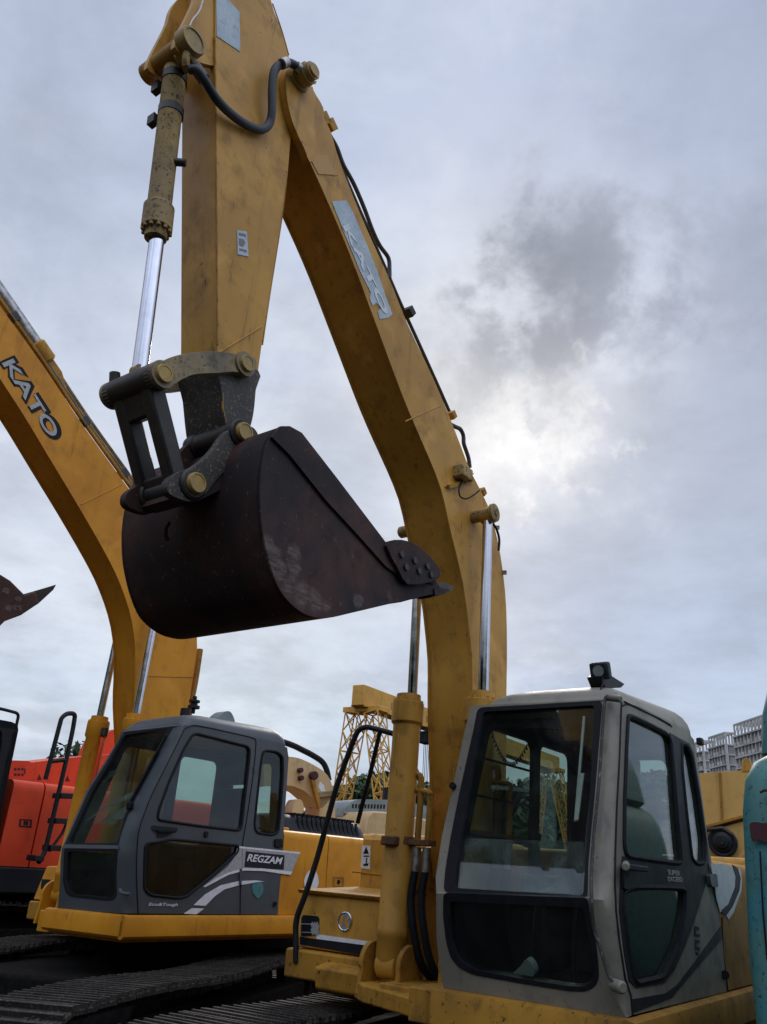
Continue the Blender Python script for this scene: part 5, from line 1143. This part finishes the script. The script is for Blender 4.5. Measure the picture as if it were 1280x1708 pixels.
# ---------------------------------------------------------------- machine out of view on the left: its bucket reaches into the picture
def left_bucket():
    O = at(-60, 1000, 8.5); fr = Fr((O[0], O[1], 0), 42)
    root = thing('excavator', fr, 'rusty brown digging bucket with one pointed tooth, reaching in at the left edge', 'excavator', 'excavators parked in the yard')
    pxs = P("-170,905 -120,930 -60,940 0,957 18,968 34,984 42,992 60,986 66,1006 36,1026 9,1036 0,1045 -60,1080 -150,1090 -210,1040 -215,960")
    b = G().prism([fr.y(*p, 0) for p in pxs], (0, -.95, 0)).build('bucket', M_BROWN, root, bevel=.015)
    for k in range(4):
        g = G(); y = -.03-.26*k; q = [fr.y(*p, 0)+np.array([0, y, 0]) for p in P("46,989 60,985 97,974 92,983 66,1007 58,1008")]
        g.prism(q, (0, -.1, 0)).build('tooth', M_GREASE, b, bevel=.008)
    random.seed(2)
    for k in range(5):
        sc = G()
        px, py = 4+random.random()*30, 985+random.random()*30; sc.prism(cat([fr.y(px+6*cos(t)*random.uniform(.6, 1.3), py+5*sin(t)*random.uniform(.6, 1.3), .002) for t in np.linspace(0, 2*pi, 7)[:-1]], 2, True), (0, -.004, 0))
        sc.build('scuffed_patch', M_WORN, b)
    A = lambda t: [fr.y(*p, -.33) for p in P(t)]
    G().prism(A("-150,930 -90,935 -120,500 -190,120 -260,100 -250,500"), (0, -.3, 0)).build('arm', M_Y2, root)
    p0 = fr.y(-230, 110, -.3); z0 = p0[2]
    G().prism([p0, p0+np.array([-.1, 0, .5]), p0+np.array([.6, 0, .45]), p0+np.array([2.9, 0, -1.7]), p0+np.array([3.5, 0, -z0+1.5]), p0+np.array([3.0, 0, -z0+1.5]), p0+np.array([2.3, 0, -2.0])], (0, -.4, 0)).build('boom', M_Y2, root)
    G().box((p0[0]+2.7, -1.6, 1.1), (p0[0]+5.6, 1.0, 2.2)).build('engine_house', M_Y2, root, bevel=.06)
    for y in (-1.5, .9): track(fr, root, (p0[0]+4.4, y, 0), 0, 4.2, .55, .95, 0, M_TRACK)
M_BROWN = paint('bucket_brown', (0.085, 0.045, 0.035), (0.06, 0.034, 0.03), rust=(0.16, 0.10, 0.08), wear=0.58, rough=0.65, grime=0.7, scale=2, bump=0.3)
left_bucket()

# ---------------------------------------------------------------- cream machine behind the grey cab
def cream_machine():
    Y = 12.5; O = at(520, 1400, Y); fr = Fr((O[0], O[1], 0), 62)
    root = thing('excavator', fr, 'cream excavator behind the grey cab with folded boom and grey vented engine cover', 'excavator', 'excavators parked in the yard')
    w = lambda p, y=0.0: fr.y(*p, y)
    bm = G().prism([w(p) for p in cat(P("440,1258 483,1262 503,1266 529,1279 543,1289 552,1303 557,1322"), 3)+P("554,1330 538,1348 530,1343 522,1331 508,1319 492,1312 470,1308 440,1312")], (0, -.55, 0)).build('boom', M_CREAM, root, bevel=.01)
    for k, y in enumerate((-.1, -.25, -.4)):
        G().tube(cat([w(p, y) for p in P("440,1228 483,1241 505,1251 524,1261 538,1271 545,1284 549,1302")], 4), .045-.01*k).build('hydraulic_hose', M_RUBBER, bm)
    for px, py, r in ((499, 1285, 4), (500, 1298, 4), (521, 1294, 7)):
        c = w((px, py)); G().cyl(c-np.array([0, .05, 0]), c+np.array([0, .1, 0]), fr.m(c, r), n=16, ch=.01).build('pin_cap', M_RUSTP, bm)
    G().bar(w((521, 1300), .05), w((533, 1348), .05), .07, .05).build('hose_guard', M_Y1D, bm)
    decal('white_sticker', M_WHITE, bm, Pl(fr, (0, 0, 0), (0, 1, 0)), P("534,1303 541,1310 543,1320 536,1320 531,1312"))
    G().prism([w(p, .05) for p in P("530,1322 557,1319 560,1326 532,1330")], (0, -.5, 0)).build('flange_plate', M_LINK, root)
    G().prism([w(p, .0) for p in P("534,1330 558,1327 562,1420 530,1420")], (0, -.5, 0)).build('boom_foot', M_CREAM, root)
    lg = G().prism([w(p, .1) for p in cat(P("490,1345 494,1335 501,1333 506,1340 506,1356 488,1356"), 2, True)], (0, -.3, 0)).build('lug', M_CREAM, root)
    hs = G().prism([w(p, .6) for p in P("606,1440 606,1402 613,1364 622,1353 655,1355 690,1362 740,1374 740,1440")], (0, -1.8, 0)).build('engine_house', M_CREAM, root, bevel=.06, )
    cv = G().prism([w(p, -.2) for p in rnd(P("572,1362 578,1346 588,1336 600,1333 650,1334 664,1340 700,1341 730,1350 730,1372 572,1368"), 5)], (0, -1.0, 0)).build('engine_cover', M_GGREY, root, bevel=.03)
    pc = Pl(fr, (0, -.2, 0), (0, 1, 0)); vt = G()
    for k in range(11):
        x = 588+k*5.2; vt.prism(pc.pts([(x, 1341+.1*k), (x+3, 1341+.1*k), (x+2.2, 1348+.1*k), (x-.8, 1348+.1*k)], .004), -pc.n*.003)
    vt.build('vent_slots', M_RUBBER, cv)
    G().tube([pc.pt((574, 1356), .01), pc.pt((665, 1360), .01)], .02).build('cover_edge', M_GGREY, cv)
    q = w((650, 1337), -.3); G().cyl(q, q+E3[2]*.2, .12, n=14).build('exhaust_stub', M_BLACK, cv)
    zz = w((600, 1440), .6)[2]; x0 = w((440, 1420))[0]; x1 = w((740, 1440), .6)[0]
    G().box((min(x0, x1), -1.7, zz-.4), (max(x0, x1), .55, zz)).build('deck_frame', M_CREAM, root, bevel=.02)
    for y in (-1.5, .3): track(fr, root, ((x0+x1)/2, y, 0), 0, 4.4, .55, zz-.45, 0, M_TRACK)
cream_machine()

# ---------------------------------------------------------------- gantry crane, far behind
def gantry():
    az = radians(34); u = np.array([sin(az), cos(az), 0]); v = np.array([-cos(az), sin(az), 0]); A = at(597, 1159, 45.0)
    root = thing('gantry_crane', (A[0], A[1], 0), 'yellow gantry crane with box beam on splayed lattice legs, beyond the parked machines', 'gantry crane')
    O = np.array([A[0], A[1], 0]); L = lambda p: np.array(p, float)-O
    bm = G().obox(L(A+u*14.5), u*14.5, v*.38, E3[2]*.56).build('box_beam', M_CRANE, root, bevel=.03)
    rl = G()
    for s in (-1, 1): rl.obox(L(A+u*14.5+v*.40*s+E3[2]*(-.56)), u*14.4, v*.06, E3[2]*.05)
    rl.build('beam_flange', M_CRANE, bm)
    mk = G()
    for k, t in ((0, 3.1), (1, 3.9), (2, 4.7), (3, 7.2), (4, 8.0)): mk.obox(L(A+u*t-v*.385+E3[2]*(-.1)), u*.22, v*.006, E3[2]*.2)
    mk.build('beam_markings', M_Y1D, bm)
    def lattice(nm, p0, p1, w0, w1, side, par, nb=9):
        p0, p1 = np.array(p0, float), np.array(p1, float); d = unit(p1-p0); a = unit(np.cross(d, side)); b = unit(side-d*np.dot(side, d)); g = G()
        C = lambda t, i: p0*(1-t)+p1*t+(a*(1 if i in (0, 1) else -1)+b*(1 if i in (1, 2) else -1))*(w0*(1-t)+w1*t)
        for i in range(4): g.bar(C(0, i), C(1, i), .075, .075)
        for k in range(nb):
            t0, t1 = k/nb, (k+1)/nb
            for i in range(4):
                j = (i+1) % 4; g.bar(C(t0, i), C(t1, j), .045, .045); g.bar(C(t0, j), C(t1, i), .045, .045)
                if k % 2 == 0: g.bar(C(t0, i), C(t0, j), .06, .06)
        return g.build(nm, M_CRANE, par)
    for t in (.9, 27.5):
        T = A+u*t+E3[2]*(-.62)
        G().obox(L(T-E3[2]*.05), u*.45, v*1.25, E3[2]*.14).build('leg_saddle', M_CRANE, root, bevel=.02)
        for s, dv, spread in ((1, .62, 1.1), (-1, .62, 1.9)):
            top = T+v*dv*s-E3[2]*.2; bot = np.array([T[0], T[1], 0])+v*(dv+spread)*s
            lattice('lattice_leg', L(top), L(bot), .44, .28, u, root)
        G().obox(L(np.array([T[0], T[1], .25])), u*.3, v*3.0, E3[2]*.2).build('end_truck', M_CRANE, root, bevel=.03)
    cl = []
    for k in range(5):
        p = A+u*(3.4+k*.9)-v*.45-E3[2]*.55; q = p+u*.85
        cl += [L(p*(1-s)+q*s-E3[2]*1.0*sin(pi*s)) for s in np.linspace(0, 1, 8)]
    G().tube(cl, .025, 5).build('festoon_cable', M_RUBBER, root)
    p = at(709, 1235, 45); p = A+u*7.6-v*.1-E3[2]*1.15
    tr = G().obox(L(p), u*.45, v*.4, E3[2]*.35).build('hoist_trolley', M_BLACK, root, bevel=.05)
    for k in range(4):
        q = p+u*(-.3+.2*k); G().cyl(L(q), L(np.array([q[0], q[1], 2.2])), .02, n=5).build('hoist_rope', M_RUBBER, tr)
    G().obox(L(np.array([p[0], p[1], 2.0])), u*.3, v*.15, E3[2]*.3).build('hook_block', M_CRANE, tr, bevel=.04)
gantry()

# ---------------------------------------------------------------- unfinished tower blocks on the hill
M_CONC3 = plain('render_beige', (0.46, 0.43, 0.40), 0.85, var=0.25, scale=0.4)
M_WINDK = plain('unglazed_opening', (0.11, 0.105, 0.105), 0.8, var=0.6, scale=0.5)  # grey instead of black: distance haze put into the opening colour
def tower(px0, px1, pyt, Y, floors, cols, label, frame_top, az=-88):
    b = at((px0+px1)/2, 1290, Y); a = radians(az); u = np.array([cos(a), sin(a), 0]); v = np.array([-sin(a), cos(a), 0])
    t = atan2(b[0], b[1]); rd = np.array([cos(t), -sin(t), 0])
    w = np.linalg.norm(at(px1, 1270, Y)-at(px0, 1270, Y))/(abs(u@rd)+.25*abs(v@rd)); zt = at((px0+px1)/2, pyt, Y)[2]; fh = 3.1; dep = w*.25
    root = thing('tower_block', (b[0], b[1], 0), label, 'building', 'unfinished tower blocks'); L = lambda x, y, z: u*x+v*y+E3[2]*z
    H_ = zt; z0 = H_-floors*fh
    G().obox(L(0, dep/2+.8, H_/2), u*(w/2-.4), v*(dep/2), E3[2]*H_/2).build('wall', M_CONC2, root)
    for k in range(floors+1): G().obox(L(0, dep/2, z0+k*fh), u*w/2, v*(dep/2+.9), E3[2]*.22).build('floor_slab', M_CONC, root)
    cw = w/cols
    for i in range(cols+1): G().obox(L(-w/2+i*cw, -.1, H_/2), u*.28, v*.45, E3[2]*H_/2).build('column', M_CONC, root)
    for k in range(floors):
        for i in range(cols):
            x = -w/2+(i+.5)*cw; z = z0+k*fh
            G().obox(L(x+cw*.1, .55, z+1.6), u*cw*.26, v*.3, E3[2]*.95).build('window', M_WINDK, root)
            if (i+k) % 3 != 2: G().obox(L(x-cw*.08, -.75, z+.75), u*cw*.36, v*.08, E3[2]*.5).build('balcony', M_CONC3, root)
            G().obox(L(x-cw*.33, .2, z+1.6), u*cw*.1, v*.12, E3[2]*1.3).build('wall_panel', M_CONC3, root)
    if frame_top:
        g = G()
        for i in range(cols+1):
            for yy in (0, dep): g.obox(L(-w/2+i*cw, yy, H_+1.9), u*.2, v*.2, E3[2]*1.9)
        for yy in (0, dep): g.obox(L(0, yy, H_+3.7), u*w/2, v*.22, E3[2]*.22)
        for i in range(cols+1): g.obox(L(-w/2+i*cw, dep/2, H_+3.7), u*.2, v*dep/2, E3[2]*.2)
        for i in range(cols): g.bar(L(-w/2+i*cw, 0, H_+.3), L(-w/2+(i+1)*cw, 0, H_+3.6), .14, .14)
        g.build('roof_frame', M_CONC, root)
tower(1140, 1184, 1258, 300, 7, 5, 'lowest of the unfinished tower blocks, directly beside the beige cab', True)
tower(1182, 1222, 1246, 270, 8, 6, 'middle unfinished concrete tower block with open roof frame', True)
tower(1221, 1305, 1222, 240, 10, 10, 'tallest and widest unfinished tower block, rising behind the teal machine', True)
def hill():
    g = G(); n = 24; vs = []
    for j in range(9):
        for i in range(n+1):
            x = 20+i*16; y = 200+j*30; vs.append((x, y, -1+30*exp(-((x-150)/75)**2)*sin(pi*min(1, j/6.0*.6))*.8))
    fs = [(j*(n+1)+i, j*(n+1)+i+1, (j+1)*(n+1)+i+1, (j+1)*(n+1)+i) for j in range(8) for i in range(n)]
    o = G().add(vs, fs).build('hill', M_HILL, None, recalc=False); tag(o, 'low green hill below the tower blocks', kind='structure')
def low_sky_blocker():  # unseen slope added behind the camera to cut low sky light on undersides
    g = G(); n = 60; m = 14; vs = []; random.seed(4)
    for j in range(m+1):
        for i in range(n+1):
            a = radians(98+i*(222/n)); R = 26+j*3.2; t = j/m; e = min(1, i/8, (n-i)/8)
            z = -.5+e*(25.0*(1-(1-t)**2.2)+1.3*sin(i*1.7+j)+1.1*sin(i*.63)*t+random.uniform(-.8, .8)*min(1, j)) if j else -.5
            vs.append((R*sin(a), R*cos(a), z))
    fs = [(j*(n+1)+i, j*(n+1)+i+1, (j+1)*(n+1)+i+1, (j+1)*(n+1)+i) for j in range(m) for i in range(n)]
    o = G().add(vs, fs).build('hill', M_HILL, None, recalc=False); tag(o, label='added unseen slope behind the camera, blocking low sky light', kind='structure')
M_HILL = plain('hill_scrub', (0.05, 0.07, 0.035), 0.9, var=.5, scale=.2)
hill(); low_sky_blocker()

# ---------------------------------------------------------------- trees
def crown_mesh(seed, R, H, n=1500, leaf=.34):
    random.seed(seed); vs = []; fs = []; cl = []
    for k in range(16):
        t = random.random(); a = random.random()*2*pi; r = R*random.uniform(.2, .95)*(1-.55*abs(t-.35)); cl.append((r*cos(a), r*sin(a), H*(.42+.52*t), R*random.uniform(.24, .46)))
    cl.append((0, 0, H*.72, R*.55)); cl.append((0, 0, H*.9, R*.34))
    for k in range(n):
        c = random.choice(cl); d = unit(np.array([random.gauss(0, 1), random.gauss(0, 1), random.gauss(0, 1)])); p = np.array(c[:3])+d*c[3]*random.uniform(.55, 1.08)*np.array([1, 1, .8])
        a = unit(np.array([random.gauss(0, 1), random.gauss(0, 1), random.gauss(0, .6)])); b = unit(np.cross(a, d)+.01); s = leaf*random.uniform(.5, 1.2); o = len(vs)
        vs += [tuple(p-a*s), tuple(p+b*s*.5), tuple(p+a*s), tuple(p-b*s*.5)]; fs.append((o, o+1, o+2, o+3))
    return G().add(vs, fs)
def tree_proto(seed, R, H, n, leaf, label):
    root = thing('tree', (0, 0, 0), label, 'tree', 'trees beyond the yard'); random.seed(seed)
    g = G().tube(cat([(0, 0, 0), (.1, 0, H*.3), (0, .1, H*.6), (0, 0, H*.85)], 3), R*.06, 7)
    for k in range(6):
        a = k*1.05+random.random(); z = H*(.35+.07*k); g.tube(cat([(0, 0, z), (R*.3*cos(a), R*.3*sin(a), z+H*.08), (R*.6*cos(a), R*.6*sin(a), z+H*.2)], 3), R*.025, 5)
    g.build('trunk', M_BARK, root); crown_mesh(seed, R, H, n, leaf).build('crown', M_LEAF, root, recalc=False); return root
def copy_tree(root, loc, s, rz, label):
    r = root.copy(); COL.objects.link(r)
    for ch in list(root.children):
        c = ch.copy(); COL.objects.link(c); c.parent = r
    r.location = loc; r.scale = (s, s, s); r.rotation_euler = (0, 0, rz); r['label'] = label; return r
def trees():
    far = 'dark leafy tree in the row beyond the gantry crane'
    pr = [tree_proto(k, 3.0, 8.0, 1700, .36, far) for k in (11, 12, 13)]; random.seed(9); used = [0, 0, 0]
    spots = [(572, 1309, 76), (592, 1303, 80), (610, 1300, 74), (628, 1303, 82), (646, 1292, 78), (664, 1296, 74), (700, 1308, 80), (716, 1312, 76), (735, 1310, 82), (553, 1318, 80)]
    spots += [(760+38*k, 1300+random.randint(-10, 12), 78+random.randint(-6, 8)) for k in range(12)]
    for i, (px, py, Y) in enumerate(spots):
        p = at(px, py, Y); k = i % 3; s = p[2]/8.0
        o = pr[k] if not used[k] else copy_tree(pr[k], (0, 0, 0), 1, 0, far); used[k] = 1
        o.location = (p[0], p[1], 0); o.scale = (s, s, s); o.rotation_euler = (0, 0, i*1.3)
    p = at(124, 1226, 26); t = tree_proto(21, 1.25, 5.0, 520, .16, 'thin small-leaved tree rising behind the red excavator, through its ladder'); t['group'] = 'trees beyond the yard'
    s = p[2]/5.0; t.location = (p[0], p[1], 0); t.scale = (s, s, s)
trees()
def white_cabinet():
    O = at(20, 1512, 16.0); fr = Fr((O[0], O[1], 0), 40); z1 = at(20, 1488, 16.0)[2]; z0 = 0
    root = thing('metal_cabinet', fr, 'white panelled metal cabinet with dark vent, low behind the tracks at far left', 'cabinet')
    pl = Pl(fr, (0, 0, 0), (0, 1, 0))
    x0 = pl.pt((-30, 1500))[0]; x1 = pl.pt((58, 1500))[0]
    b = G().box((min(x0, x1), -.8, .0), (max(x0, x1), 0, z1)).build('body', M_GWHITE, root, bevel=.02)
    decal('vent', M_CONC2, b, pl, P("10,1497 23,1498 22,1510 9,1509"), .006)
    G().tube([pl.pt((46, 1490), .002), pl.pt((46, 1512), .002)], .01).build('door_gap', M_RUBBER, b)
white_cabinet()
